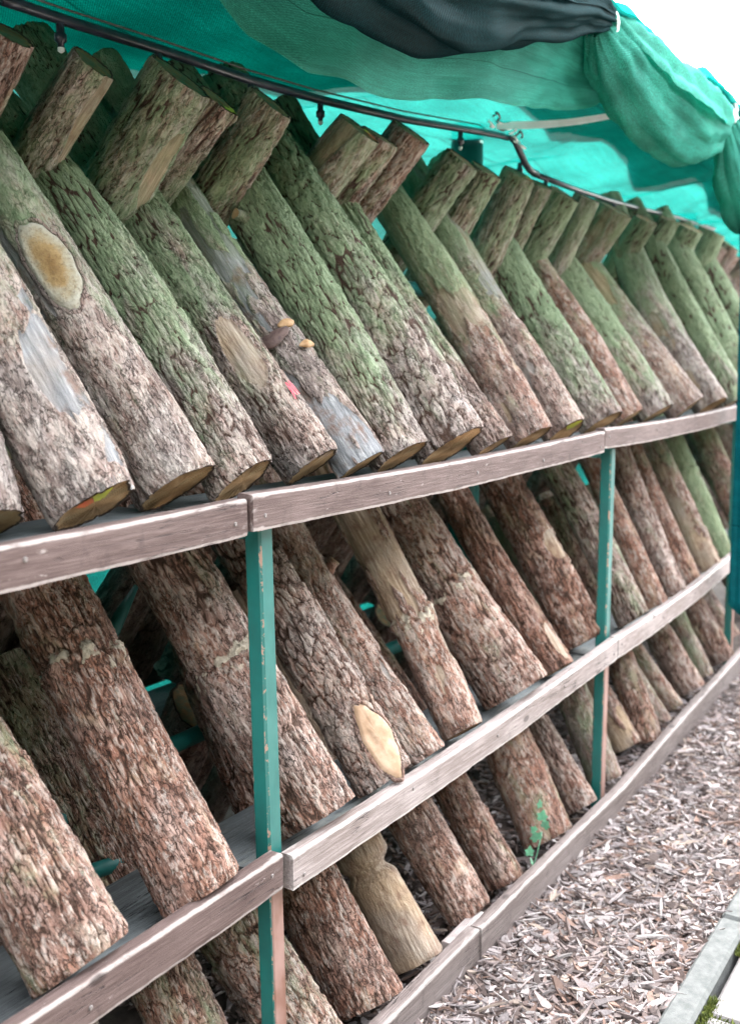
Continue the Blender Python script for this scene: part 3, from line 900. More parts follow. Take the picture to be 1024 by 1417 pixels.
MID = [(-0.343, 0.060, 0.076, 39.5, -0.115), (-0.089, 0.056, 0.071, 36.0, -0.031), (0.234, 0.060, 0.077, 36.0, -0.071), (0.474, 0.060, 0.060, 36.5, -0.104),
       (0.639, 0.058, 0.052, 36.0, -0.022), (0.821, 0.060, 0.057, 36.0, 0.079), (1.117, 0.062, 0.084, 36.0, -0.081), (1.420, 0.073, 0.048, 36.0, 0.102),
       (1.696, 0.105, 0.067, 34.0, 0.089), (2.067, 0.078, 0.057, 35.0, 0.092), (2.352, 0.092, 0.038, 29.5, 0.079), (2.540, 0.085, 0.053, 27.0, 0.150),
       (2.785, 0.094, 0.039, 27.0, 0.140), (3.073, 0.103, 0.051, 27.0, 0.087), (3.328, 0.124, 0.059, 27.0, 0.114), (3.895, 0.127, 0.061, 28.0, 0.085)]
LOW = [(-0.026, 0.055, 0.062, 36.0, -0.029), (0.211, 0.055, 0.064, 36.5, -0.110), (0.406, 0.055, 0.067, 36.0, 0.102), (0.612, 0.055, 0.054, 36.0, 0.086),
       (0.849, 0.055, 0.062, 36.0, -0.088), (1.045, 0.055, 0.049, 36.0, -0.058), (1.321, 0.055, 0.064, 33.5, 0.095), (1.583, 0.055, 0.051, 36.0, 0.066),
       (1.838, 0.080, 0.051, 26.5, 0.082), (2.141, 0.112, 0.043, 36.0, 0.073), (2.257, 0.076, 0.048, 26.5, 0.078), (2.459, 0.091, 0.036, 33.0, 0.082),
       (2.656, 0.103, 0.034, 36.0, 0.038), (2.870, 0.105, 0.052, 33.0, 0.094), (3.137, 0.120, 0.036, 29.0, 0.100), (3.378, 0.108, 0.054, 29.0, 0.073)]
# look of each log: style, tone (0 grey .. 1 brown), moss, pale, options
TOPS = [
 ('smooth', .2, .3, .5, {}), ('smooth', .25, .35, .7, dict(bare_amt=.45, greywood=.9)), ('smooth', .2, .4, .6, dict(bare_amt=.35, greywood=.9)),
 ('furrow', .15, .62, .6, {}), ('furrow', .25, .55, .5, dict(bare_spots=[(FR - .1, .24, .5, .09)])), ('smooth', .1, .45, .2, dict(bare_amt=.7, greywood=1.1)),
 ('furrow', .1, .75, .6, dict(stubs=[(FR - 1.0, .62, .012, .025)])), ('deep', .15, .6, .6, {}), ('furrow', .35, .55, .3, {}), ('smooth', .7, .45, .4, dict(bare_spots=[(FR + .2, .38, .8, .07)], bare_amt=.2)),
 ('smooth', .4, .35, .3, dict(bare_amt=.5, greywood=.7)), ('furrow', .2, .75, .5, {}), ('smooth', .9, .2, .5, dict(bare_amt=.4, greywood=-.3, knots=[(FR, .3, .03, .01), (FR, .45, .03, .012), (FR, .6, .03, .01)])),
 ('furrow', .2, .8, .6, {}), ('smooth', .55, .4, .6, dict(bare_amt=.5, greywood=-.2)), ('smooth', .3, .4, .8, dict(bare_amt=.45, greywood=.3)), ('furrow', .2, .9, .3, {}), ('furrow', .2, .9, .3, {}), ('furrow', .2, .9, .3, {})]
MIDS = [
 ('furrow', 0.80, .4, .5, dict(collars=[(.27, .005, .9)])), ('furrow', 0.92, .2, .5, dict(collars=[(.42, .005, .8)], knots=[(FR + .5, .045, .022, .009), (FR - .3, .27, .028, .006)])),
 ('furrow', 0.70, .2, .6, dict(collars=[(.33, .007, .85)])), ('plate', 0.66, .2, .9, {}), ('smooth', 0.78, .3, .7, dict(bare_amt=.25, greywood=.6, stubs=[(FR + 1.1, .47, .014, .03)])),
 ('smooth', 0.88, .3, .5, dict(bare_amt=.55, collars=[(.28, .006, .9)])), ('furrow', 0.74, .3, .6, dict(collars=[(.31, .006, .8)])), ('furrow', 1.06, .1, .2, dict(bare_spots=[(FR + .6, .07, .6, .06)])),
 ('deep', 1.04, .25, .5, dict(bare_spots=[(FR + .5, .3, .55, .05)])), ('furrow', 0.52, .45, .7, {}), ('smooth', 1.10, .3, .4, {}), ('furrow', 0.64, .3, .7, {}), ('furrow', 1.00, .3, .5, {}),
 ('plate', 0.80, .45, .5, dict(bare_amt=.3)), ('smooth', 0.64, .85, .4, dict(collars=[(.4, .006, .2)])), ('furrow', 0.80, .5, .3, {})]
LOWS = [
 ('furrow', 0.80, .4, .4, {}), ('plate', 0.72, .45, .5, dict(collars=[(.30, .004, .5), (.24, .004, .4)], bare_amt=.2)), ('furrow', 0.92, .15, .5, {}), ('bare', .6, .0, .4, dict(knots=[(FR + .3, .13, .03, .006)], waist=.225, taper=.16)),
 ('furrow', 0.84, .2, .5, {}), ('furrow', 0.88, .3, .4, dict(collars=[(.18, .006, .5)])), ('smooth', 0.96, .4, .4, dict(collars=[(.2, .006, .6)], bare_amt=.15)), ('furrow', 0.72, .25, .7, {}),
 ('smooth', 0.56, .5, .5, {}), ('smooth', 0.96, .3, .6, dict(bare_amt=.6)), ('furrow', 0.88, .4, .4, {}), ('smooth', 0.72, .4, .7, dict(bare_amt=.4)),
 ('smooth', 0.80, .5, .6, {}), ('furrow', 0.64, .35, .6, {}), ('smooth', 0.64, .6, .6, {}), ('furrow', 0.72, .4, .4, {})]
TOPL = ['slim pale grey log on the top shelf cut off by the left picture edge', 'pale smooth-worn log on top shelf with yellow and red paint on its foot',
 'grey log on the top shelf with a large oval branch scar near its middle', 'dark mossy furrowed log on top shelf just right of the oval-scarred log',
 'furrowed log on top shelf with a pale bare patch and a red crayon mark', 'slim split blue-grey log on the top shelf carrying brown bracket fungus',
 'green algae-covered furrowed log on top shelf right of the fungus-bearing log', 'thick deeply furrowed grey-green log on top shelf above the board middle',
 'slim brown-green furrowed log on top shelf just right of the thickest one', 'brown log on top shelf with a tan bare patch halfway up',
 'log on top shelf with a dark blue-grey bare streak down its flank', 'olive green furrowed log whose foot stands just left of the middle post',
 'thin pinkish knobbly log on top shelf right above the middle post', 'mossy furrowed log on top shelf, second to the right of the middle post',
 'pinkish-grey patchy log on the top shelf, third right of the middle post', 'pale grey stout log on top shelf, last one in bright light before the netting column',
 'dark green log on the top shelf directly behind the gathered netting column', 'dark mossy log on the top shelf, second behind the netting column', 'dark mossy log on the top shelf, farthest to the right']
MIDL = ['thick rough-barked log at the left picture edge on the middle shelf', 'thick reddish furrowed log with a round knot at its foot, middle shelf left',
 'thick furrowed log with a cracked collar, half hidden by the near green post', 'flaky plated log on middle shelf with a pale oval saw scar at its foot',
 'peeling log with a side stub on the middle shelf, right of the saw-scarred log', 'log on the middle shelf with a long bare pale strip and white crust',
 'thickest brown log on the middle shelf with a pale crusty ring halfway', 'slim dark log on the middle shelf between the thickest and the pale-spotted log',
 'reddish rough log with a pale bare spot, left of the middle post', 'light grey furrowed log passing behind the middle post on the middle shelf',
 'thin round log with an orange foot right of the middle post', 'broad grey furrowed log on the middle shelf right of the orange-footed thin log',
 'thin brown log on the middle shelf, between two broader grey ones', 'patchy pinkish plated log on the middle shelf in the far bay',
 'green log with a ring crack on the middle shelf by the netting column', 'dim log on the middle shelf behind the netting column']
LOWL = ['mossy log on the ground at the bottom left, under the middle board', 'cracked plated log on the ground just left of the near green post',
 'purplish-brown furrowed log on the ground just right of the near green post', 'peeled tan log with smooth bare wood standing on the ground behind the plinth',
 'furrowed brown log on the ground right of the peeled tan log', 'short-looking log with a yellowish collar on the ground, behind the furrowed one',
 'ground-tier log with green ivy leaves in front of it', 'grey furrowed log on the ground touching the ivy-fronted log', 'smooth grey-green log on the ground left of the middle post foot',
 'whitish peeling log on the ground directly behind the middle post', 'brownish-green furrowed log on the ground just right of the middle post',
 'thin whitish log on the ground, second right of the middle post', 'thin pale mottled log on the ground, third right of the middle post',
 'broad grey log on the ground in the far bay', 'thin pale green log on the ground in the far bay', 'dark broad log on the ground by the far post']

def res(x):
    if x < 0.75: return 176, 250
    if x < 1.2: return 140, 200
    if x < 2.4: return 96, 140
    return 64, 90

built = {}
for key, P, ST, LB, zs, grp in (('T', TOP, TOPS, TOPL, 1.122, 'logs leaning on the top shelf'), ('M', MID, MIDS, MIDL, 0.475, 'logs leaning on the middle shelf'), ('L', LOW, LOWS, LOWL, 0.012, 'logs leaning on the ground tier')):
    for i, ((x, y, r, ln, tx), st, lb) in enumerate(zip(P, ST, LB)):
        a = math.radians(ln)
        if key == 'T': r *= 1.10 if i < 3 else 1.18
        elif key == 'M': r *= 0.95
        d = Vector((tx, math.tan(a), 1)).normalized()
        nth, ns = res(x)
        L = random.uniform(0.96, 1.03) if key == 'T' else random.uniform(0.9, 0.97)
        if key == 'T' and i == 4: L = 1.07
        sd_ = 1000 + i * 13 + ord(key) * 7
        li = make_log((x, y, zs + r * math.sin(a) + 0.001), d, L, r, sd_, st[0], nth, ns, st[1], st[2], st[3], weather=0.1, net_light_grad=0.75 if key == 'T' else 0.15, **st[4])
        tag(li['root'], lb, 'log', grp)
        built[key, i] = li
# far-side logs whose tops cross over towards the viewer: (x, y, z of the top, radius, lean, slope)
REAR = [(-0.122, 0.380, 1.868, 0.040, 36.0, 0.095), (0.059, 0.380, 1.860, 0.045, 39.0, 0.16), (0.274, 0.380, 1.883, 0.058, 40.0, 0.18), (0.387, 0.385, 1.863, 0.039, 40.0, 0.14),
        (0.550, 0.380, 1.887, 0.050, 40.0, 0.17), (0.884, 0.380, 1.892, 0.054, 40.0, 0.17), (0.984, 0.385, 1.890, 0.043, 37.0, 0.094), (1.129, 0.380, 1.922, 0.053, 37.5, 0.096),
        (1.405, 0.380, 1.897, 0.044, 40.0, 0.099), (1.547, 0.380, 1.888, 0.046, 36.0, -0.02), (1.778, 0.383, 1.909, 0.049, 30.0, -0.05), (1.954, 0.388, 1.900, 0.037, 30.0, -0.06),
        (2.161, 0.395, 1.896, 0.050, 34.5, -0.06), (2.389, 0.402, 1.911, 0.043, 28.5, -0.06), (2.712, 0.412, 1.905, 0.061, 34.0, -0.05), (3.094, 0.424, 1.909, 0.050, 28.0, -0.06),
        (3.433, 0.435, 1.944, 0.053, 26.5, -0.05), (3.799, 0.446, 1.942, 0.053, 27.5, -0.06), (4.212, 0.458, 1.964, 0.061, 27.0, -0.06)]
REARS = [('furrow', 0.63, 0.38, 0.55, {}), ('furrow', 0.45, 0.68, 0.65, dict(bare_spots=[(math.radians(300), .86, 1.0, .16)])), ('furrow', 0.41, 0.73, 0.65, dict(bare_spots=[(math.radians(280), .8, .5, .08)])), ('furrow', 0.54, 0.63, 0.75, dict(bare_spots=[(math.radians(320), .86, .5, .12)])),  # moss and pale raised to paint in green light from the net
         ('furrow', 0.68, 0.63, 0.65, {}), ('smooth', 0.63, 0.63, 0.65, dict(bare_amt=.3)), ('furrow', 0.72, 0.48, 0.65, {}), ('furrow', 0.72, 0.48, 0.65, {}), ('deep', 0.27, 0.78, 0.85, {}), ('furrow', 0.45, 0.68, 0.75, {}),
         ('furrow', 0.45, 0.68, 0.65, dict(bare_spots=[(math.radians(300), .88, .5, .06)])), ('furrow', 0.45, 0.68, 0.65, {}), ('furrow', 0.27, 0.88, 0.95, {}), ('smooth', 0.36, 0.68, 0.95, dict(bare_amt=.5)), ('smooth', 0.63, 0.68, 0.75, dict(bare_amt=.4)),
         ('furrow', 0.27, 0.90, 0.65, {}), ('furrow', 0.27, 0.90, 0.65, {}), ('furrow', 0.27, 0.88, 0.75, {}), ('furrow', 0.27, 0.88, 0.75, {})]
REARL = ['brown furrowed log top poking up at the left picture edge, leaning from behind', 'log top with stripped tan wood and a dark hole, leaning from behind, upper left',
 'broad mossy brown log top under the drip pipe, upper left', 'narrow log top with yellow paint on its cut, beside the broad mossy one', 'reddish-brown log top touching a pipe nozzle from below',
 'smooth tan log top with red and yellow paint on its cut', 'narrow brown log top wedged between two crossed tops near the pipe', 'ribbed red-brown log top standing tallest near the picture centre',
 'grey-green rough log top just left of the round roof post', 'ridged olive log top in front of the round roof post', 'log top with a tan bare square and yellow paint, right of the roof post',
 'thin olive log top right beside the tan-squared log top', 'mossy green broad log top under the lowered far pipe', 'whitish weathered log top among the far mossy tops',
 'broad rusty-red log top among the far mossy tops', 'dark mossy log top left of the bright gap under the netting', 'dark mossy log top right under the bright gap in the netting',
 'green log top next to the netting column, second from it', 'green log top closest to the netting column']
for i, ((x, y, z, r, ln, tx), st, lb) in enumerate(zip(REAR, REARS, REARL)):
    a = math.radians(ln); r = r * 1.1
    d = Vector((tx, -math.tan(a), 1)).normalized()
    L = (z - 1.122 - r * 0.6) / d.z
    nth, ns = (96, 140) if x < 1.2 else ((72, 100) if x < 2.4 else (52, 70))
    b = Vector((x, y, z)) - d * L
    li = make_log(b, d, L, r, 3000 + i * 17, st[0], nth, ns, st[1], st[2], st[3], weather=0.9, **st[4])
    tag(li['root'], lb, 'log', 'log tops crossing over from the far side')
    built['R', i] = li
# dim logs of the far side seen through gaps of the lower tiers
ordn = ['first', 'second', 'third', 'fourth', 'fifth', 'sixth', 'seventh', 'eighth', 'ninth', 'tenth', 'eleventh', 'twelfth', 'thirteenth', 'fourteenth']
for key, zs, xs, nm in (('m', 0.475, (-0.45, -0.2, 0.02, 0.17, 0.4, 0.6, 0.85, 1.08, 1.32, 1.6, 1.88, 2.2, 2.6, 3.0), 'middle'), ('l', 0.012, (-0.4, -0.17, 0.06, 0.27, 0.52, 0.74, 0.95, 1.2, 1.46, 1.72, 2.0, 2.3, 2.65, 3.0), 'ground')):
    for i, x in enumerate(xs):
        r = random.uniform(0.06, 0.074)
        a = math.radians(random.uniform(33, 37))
        d = Vector((random.uniform(-.08, .08), -math.tan(a), 1)).normalized()
        li = make_log((x + random.uniform(-.03, .03), 0.965 + float(bend(np.array([x]))[0]), zs + r * math.sin(a)), d, (random.uniform(.84, .9) if key == 'm' else random.uniform(.60, .68)), r, 5000 + i * 11 + ord(key), ('furrow', 'plate')[i % 2], 44, 64, .4, .2, .1, weather=1.0)
        tag(li['root'], 'dim log leaning from the far side of the %s tier, %s from the left' % (nm, ordn[i]), 'log', 'far-side logs in the dark of the %s tier' % nm)

# the rack goes on beyond both picture edges
def plain_log(p, d, L, r, seed, label, group):
    li = make_log(p, d, L, r, seed, ('furrow', 'deep', 'plate')[seed % 3], 32, 40, .5, .4, .3, weather=.4)
    tag(li['root'], label, 'log', group)
for zs, nm in ((1.122, 'top'), (0.475, 'middle'), (0.012, 'ground')):
    xl = [-1.5, -1.32, -1.14, -0.96, -0.78] + ([-0.58] if nm != 'ground' else [-0.58, -0.4, -0.22])
    xr = [4.5, 4.72, 4.95, 5.2, 5.45] if nm == 'top' else [3.7 if nm == 'ground' else 4.15, 4.4, 4.65, 4.9]
    for side, xs_ in (('left', xl), ('right', xr)):
        for i, x in enumerate(xs_):
            for fr in (1, -1):
                if fr < 0 and nm != 'top' and x > -0.5: continue
                r = random.uniform(.052, .064); a = math.radians(random.uniform(33, 37)); yb = float(bend(np.array([x]))[0])
                xx = x if fr > 0 else x + 0.09
                plain_log((xx, (0.1 if fr > 0 else 0.965) + yb, zs + r * math.sin(a)), (random.uniform(-.05, .05), fr * math.tan(a), 1), random.uniform(.92, .98), r,
                          7000 + i * 5 + int(zs * 100) + (fr + 1) * 50 + (200 if side == 'left' else 0),
                          'furrowed %s-side log of the %s tier, %s one beyond the %s picture edge' % ('front' if fr > 0 else 'far', nm, ordn[len(xs_) - 1 - i if side == 'left' else i], side), 'logs of the %s tier beyond the %s picture edge' % (nm, side))

# details on single logs
scar(built['T', 2], FR - 0.12, 0.395, 0.56, 0.085, M['scar'], None, 0.006, 0.005, 0.2, 'branch_scar', 0.001)
scar(built['M', 3], FR + 0.22, 0.080, 0.58, 0.086, M['scarwood'], None, 0.003, 0.001, 1.0, 'saw_scar', 0.0)

def bracket(li, t, s, w, mat):
    n = 14; V = []; F = []
    base = surf(li, t, s, -0.004)
    nrm = np.array([math.cos(t), math.sin(t), 0]); tan = np.array([-math.sin(t), math.cos(t), 0]); ax = np.array([0, 0, 1.0])
    gd = -0.75 * ax + 0.66 * nrm; nd = 0.66 * ax + 0.75 * nrm
    for k, (q, h) in enumerate(((1.0, 0.0), (0.98, 0.005), (0.6, 0.010), (0.15, 0.013))):
        for a in range(n + 1):
            an = math.pi * a / n
            rr = w * q * (1 + 0.08 * math.sin(an * 5 + s * 40))
            V.append(base + nrm * 0.006 + tan * rr * math.cos(an) + gd * (rr * math.sin(an) * 0.85) + nd * h)
    F = [list(map(int, q)) for q in grid_faces(4, n + 1)]
    F.append(list(range(n + 1))[::-1])
    return mesh_obj('bracket_fungus', np.array(V), F, mat, li['root'])
f5 = built['T', 5]
bracket(f5, FR - 0.45, 0.305, 0.040, M['fungus']); bracket(f5, FR + 0.30, 0.318, 0.020, M['fungus_o']); bracket(f5, FR + 0.55, 0.262, 0.019, M['fungus_o'])

def stroke(li, pts, w, mat, name='red_mark'):
    V = []
    for (t, s) in pts:
        for k in (-1, 1):
            V.append(surf(li, t + k * w / li['r'] * 0.5, s, 0.0015))
    F = [[2 * i, 2 * i + 1, 2 * i + 3, 2 * i + 2] for i in range(len(pts) - 1)]
    return mesh_obj(name, np.array(V), F, mat, li['root'])
r4 = built['T', 4]
for pts in ([(.30, .112), (.34, .128), (.36, .150)], [(.36, .150), (.43, .135), (.47, .120)], [(.47, .120), (.52, .136), (.56, .154)], [(.56, .154), (.63, .138), (.68, .122)], [(.72, .126), (.78, .140), (.82, .150)]):
    stroke(r4, [(FR + a_, s_) for a_, s_ in pts], 0.0042, M['red'])

def paint(li, end, a0, a1, q0, q1, mat):
    cp, c, ring = li['caps'][end]
    n = 10; V = []
    sg = -1 if end == 0 else 1
    N = len(ring)
    for k in range(n + 1):
        an = a0 + (a1 - a0) * k / n
        p = ring[int(an / (2 * math.pi) * N) % N]
        for q in (q0, q1):
            w = c + (p - c) * (q + 0.03 * math.sin(k * 2.1 + q * 9)); V.append((w[0], w[1], w[2] + sg * 0.0012))
    F = [[2 * i, 2 * i + 1, 2 * i + 3, 2 * i + 2] for i in range(n)]
    return mesh_obj('paint_mark', np.array(V), F, mat, cp)
paint(built['T', 1], 0, math.radians(225), math.radians(262), .45, .92, M['yellow']); paint(built['T', 1], 0, math.radians(195), math.radians(224), .5, .92, M['orange'])
paint(built['T', 4], 0, math.radians(235), math.radians(280), .6, .9, M['scarwood'])
paint(built['T', 10], 0, math.radians(215), math.radians(275), .4, .9, M['yellow'])
paint(built['R', 5], 1, math.radians(300), math.radians(345), .5, .92, M['orange']); paint(built['R', 5], 1, math.radians(346), math.radians(372), .5, .92, M['yellow'])
paint(built['R', 3], 1, math.radians(250), math.radians(330), .6, .92, M['yellow'])
paint(built['R', 10], 1, math.radians(240), math.radians(290), .5, .92, M['orange']); paint(built['R', 10], 1, math.radians(291), math.radians(340), .5, .92, M['yellow'])

# ------------------------------------------------------------------ shade netting
def sheet(name, U, Vv, fn, mat, nu, nv, parent=None):
    u = np.linspace(*U, nu); v = np.linspace(*Vv, nv)
    A, B = np.meshgrid(u, v, indexing='ij')
    P = np.stack(fn(A, B), -1)
    o = mesh_obj(name, P.reshape(-1, 3), grid_faces(nu, nv), mat, parent, uv=np.stack([A, B], -1).reshape(-1, 2))
    return o
TIES = np.array([-2.1, -0.9, 0.27, 1.435, 2.6, 3.76, 4.95, 6.1, 7.3, 8.5])
def scallop(x, amt):               # 0 at the ties, 1 between
    i = np.clip(np.searchsorted(TIES, x) - 1, 0, len(TIES) - 2)
    t = (x - TIES[i]) / (TIES[i + 1] - TIES[i])
    return amt * 4 * t * (1 - t)
def roof_z(x, y):
    t = (y + 0.05) / 1.25
    z = 2.215 - 0.14 * t - 0.10 * np.sin(np.pi * np.clip(t, 0, 1)) * (0.35 + 0.65 * scallop(x, 1.0))
    return z + 0.03 * fbm(x * 2.5, y * 5, x * 0, 41, 3) + 0.02 * np.abs(fbm(x * 4 + y * 6, y * 3, x * 0, 43, 2)) + 0.004 * np.sin(x * 26 + 3 * y)
def f_roof(a, b):
    return a, b, roof_z(a, b)
netr = sheet('shade_net_roof', (-2.0, 8.0), (-0.05, 1.2), f_roof, M['net'], 240, 50)
tag(netr, 'translucent green shade netting stretched as a roof over the logs', 'netting')
def f_back(a, b):
    y = 1.2 + 0.03 * np.sin(a * 7 + b) + 0.02 * fbm(a * 4, b * 2, a * 0, 45, 2) + 0.02 * (2.0 - b)
    zt = roof_z(a, np.full_like(a, 1.2))
    return a, y, 0.05 + (zt - 0.05) * b
netb = sheet('net_curtain', (-2.0, 8.0), (0.0, 1.0), f_back, M['net'], 200, 30)
tag(netb, 'green shade netting curtain hanging behind the logs, glowing with daylight', 'netting')
# second layer lying over part of the roof, its edge hanging in scallops
def f_over(a, b):
    yend = np.interp(a, [-2, .5, .8, 1.1, 1.5, 2.2, 3, 6], [1.18, 1.1, .98, .7, .45, .4, .5, .4]) + 0.05 * np.sin(a * 6.1)
    y = -0.03 + (yend + 0.03) * b
    return a, y, roof_z(a, y) + 0.025 + 0.01 * np.sin(a * 9)
M['net_over'] = mat_net('shade_net_overlap', (0.0006, 0.06, 0.055), (0.0015, 0.3, 0.26), 0.003)
neto = sheet('shade_net_overlap', (-2.0, 8.0), (0.0, 1.0), f_over, M['net_over'], 200, 24)
tag(neto, 'second layer of green netting doubled over the roof with a scalloped edge', 'netting')
# front valance that hangs below the roof edge behind the rolled netting
def f_val(a, b):
    drop = np.interp(a, [-.6, -.05, .1, .25, .45, .65, .9, 1.135, 1.4, 1.6, 1.8], [.1, .2, .31, .35, .34, .31, .27, .235, .2, .15, .08]) + 0.004 * np.sin(a * 13)
    y = 0.03 + 0.05 * b + 0.018 * np.sin(a * 9 + b * 2) * b + 0.03 * np.abs(fbm(a * 5 + b, b * 4, a * 0, 49, 3))
    return a, y, 2.19 - drop * b + 0.01 * fbm(a * 6, b * 2, a * 0, 48, 2)
netv = sheet('net_valance', (-0.6, 1.8), (0.0, 1.0), f_val, M['net_pale'], 140, 18)
tag(netv, 'pale green net flap hanging from the front roof edge behind the dark bundle', 'netting')

def swag(name, path, radii, mat, label, seed, folds=7, squash=0.8, n=120, k=110, turns=1.5, depth=0.2):
    path = np.array(path, float); tt = np.linspace(0, 1, len(path)); t = np.linspace(0, 1, n)
    # smooth interpolation of the centre line
    def sm(vals):
        c = np.interp(t, tt, vals)
        for _ in range(14): c[1:-1] = (c[:-2] + 2 * c[1:-1] + c[2:]) / 4
        return c
    c = np.stack([sm(path[:, q]) for q in range(3)], -1); rad = sm(np.array(radii))
    d = np.gradient(c, axis=0); d /= np.linalg.norm(d, axis=1)[:, None]
    upz = np.array([0, 0, 1.0]); a = np.cross(d, upz); a /= np.linalg.norm(a, axis=1)[:, None]; b = np.cross(a, d)
    # a rolled strip: the section is a loose spiral of cloth
    ph = np.linspace(0, 2 * np.pi * turns, k)
    Tg, Pg = np.meshgrid(t, ph, indexing='ij')
    fold = np.sin(folds * Pg + 5 * Tg + 3 * fbm(Tg * 4, Pg * .6, Tg * 0, seed, 2)) * depth * 0.45 + fbm(Tg * 9, Pg * 1.2, Tg * 0, seed + 2, 3) * depth * 1.3
    endy = np.clip(np.abs(Tg - 0.5) * 2, 0, 1) ** 3
    crease = 1 - np.abs(np.sin(folds * 0.9 * Pg + 2 * Tg + 2 * fbm(Tg * 3, Pg, Tg * 0, seed + 6, 2)))
    fold = fold - depth * (0.35 + 1.3 * endy) * crease ** 3
    spiral = 1.0 - 0.22 * (Pg / (2 * np.pi * turns))
    rr = rad[:, None] * spiral * (1 + fold)
    P = c[:, None, :] + a[:, None, :] * (rr * np.cos(Pg) * squash)[..., None] + b[:, None, :] * (rr * np.sin(Pg))[..., None]
    ln = np.cumsum(np.r_[0, np.linalg.norm(np.diff(c, axis=0), axis=1)])
    uv = np.stack([np.repeat(ln[:, None], k, 1), Pg * rad.mean()], -1).reshape(-1, 2)
    o = mesh_obj(name, P.reshape(-1, 3), grid_faces(n, k), mat, None, uv=uv)
    tag(o, label, 'netting', 'rolled-up netting along the roof edge')
    return o
def tie(parent, x, y, z, r):
    pts = [(x + 0.006 * math.sin(a * 2), y + r * math.cos(a), z + r * math.sin(a)) for a in np.linspace(0, 2 * math.pi, 17)]
    tube('tie_cord', pts, 0.004, M['white'], parent, 6, attrs=False)
s1 = swag('rolled_net', [(-1.2, -0.06, 2.10), (-0.4, -0.06, 2.06), (0.05, -0.06, 2.04), (0.38, -0.06, 2.005), (0.82, -0.05, 2.08), (1.2, -0.03, 2.17), (1.40, -0.02, 2.20)],
          [0.11, 0.125, 0.13, 0.125, 0.095, 0.06, 0.035], M['net_dark'], 'dark thick bundle of rolled-up netting hanging across the top edge', 61, depth=0.26)
s2 = swag('rolled_net', [(1.40, 0.0, 2.19), (1.5, 0.0, 2.14), (1.75, 0.0, 2.085), (2.1, 0.0, 2.07), (2.42, 0.0, 2.10), (2.6, 0.0, 2.19)],
          [0.05, 0.10, 0.135, 0.14, 0.11, 0.035], M['net_pale'], 'pale green roll of netting sagging between two ties, right of the dark bundle', 64, folds=7, depth=0.16)
s3 = swag('rolled_net', [(2.6, 0.0, 2.18), (2.72, -0.02, 2.02), (2.95, -0.02, 1.93), (3.3, 0.0, 1.96), (3.76, 0.02, 2.2)],
          [0.035, 0.11, 0.15, 0.14, 0.035], M['net_pale'], 'grey-green drape of netting at the right edge below the rope knot', 67, folds=6, depth=0.16)
for o, x in ((s2, 1.42), (s3, 2.6)):
    tie(o, x, 0.0, 2.19, 0.045)
# gathered netting column hanging in front of the far post
nz, k = 70, 44
zz = np.linspace(1.92, 0.36, nz); an = np.linspace(0, 2 * np.pi, k, endpoint=False)
Zg, Ag = np.meshgrid(zz, an, indexing='ij')
rc = (0.062 + 0.02 * sstep(1.6, 1.95, Zg)) * (1 - 0.75 * sstep(0.40, 0.36, Zg)) * (1 + 0.12 * np.sin(Ag * 6 + Zg * 2) + 0.08 * fbm(np.cos(Ag) * 2, np.sin(Ag) * 2, Zg * 4, 71, 2))
cxm = 2.93 + 0.05 * sstep(1.3, 1.95, Zg) * 0 + 0.02 * np.sin(Zg * 2.2)
Pc = np.stack([cxm + rc * np.cos(Ag), -0.062 + rc * np.sin(Ag) * 0.8, Zg], -1)
col = mesh_obj('net_column', Pc.reshape(-1, 3), grid_faces(nz, k, wrap=True), M['net_blue'], None, uv=np.stack([Ag * .06, Zg], -1).reshape(-1, 2))
tag(col, 'blue-green netting gathered into a hanging column at the right picture edge', 'netting')
# rope knot at the tie beside the sky
kn = empty('rope_knot', (2.6, -0.01, 2.19)); tag(kn, 'pale tangled rope knot tying the rolled netting at the right edge', 'rope')
for j in range(7):
    pts = [(0.03 * math.sin(a * (1 + j % 3) + j) + random.uniform(-.006, .006), 0.03 * math.cos(a + j * .9), 0.03 * math.sin(a * 1.5 + j * 1.7) - 0.01 * j * .3) for a in np.linspace(0, 5, 14)]
    tube('rope_strand', pts, 0.0045, M['white'] if j % 2 else M['pipe'], kn, 6, attrs=False)

# ------------------------------------------------------------------ irrigation pipe with drip nozzles
pl = empty('drip_pipe', (0, 0.5, 1.96)); tag(pl, 'black plastic irrigation pipe with drip nozzles running under the roof netting', 'pipe')
def ypipe(x): return 0.0 + float(bend(np.array([x]))[0])
pp = [(-0.03, 0.0), (0.12, 0.0), (0.35, 0.004), (0.63, 0.004), (0.89, 0.012), (1.3, 0.036), (1.63, 0.066), (1.93, 0.095)]
fine_p = [(x, ypipe(x), z) for x, z in zip(np.linspace(-0.03, 1.96, 40), np.interp(np.linspace(-0.03, 1.96, 40), [a for a, b in pp], [b for a, b in pp]))]
tube('pipe', fine_p, 0.0102, M['pipe'], pl, 12, attrs=False)
tube('pipe', [(1.955, 0, 0.1), (2.0, 0, 0.088), (2.04, 0, 0.06), (2.08, 0, 0.03), (2.13, .005, 0.017), (2.2, .01, 0.014)], 0.0112, M['pipe'], pl, 12, attrs=False)
tube('pipe', [(x, ypipe(x), z) for x, z in ((2.18, .014), (2.55, .014), (3.0, .02), (3.4, .034), (4.0, .06), (4.8, .08))], 0.0102, M['pipe'], pl, 12, attrs=False)
tube('wire', [(x, 0.012 + ypipe(x), z + 0.024) for x, z in pp], 0.0022, M['steel'], pl, 6, attrs=False)
nz_proto = None
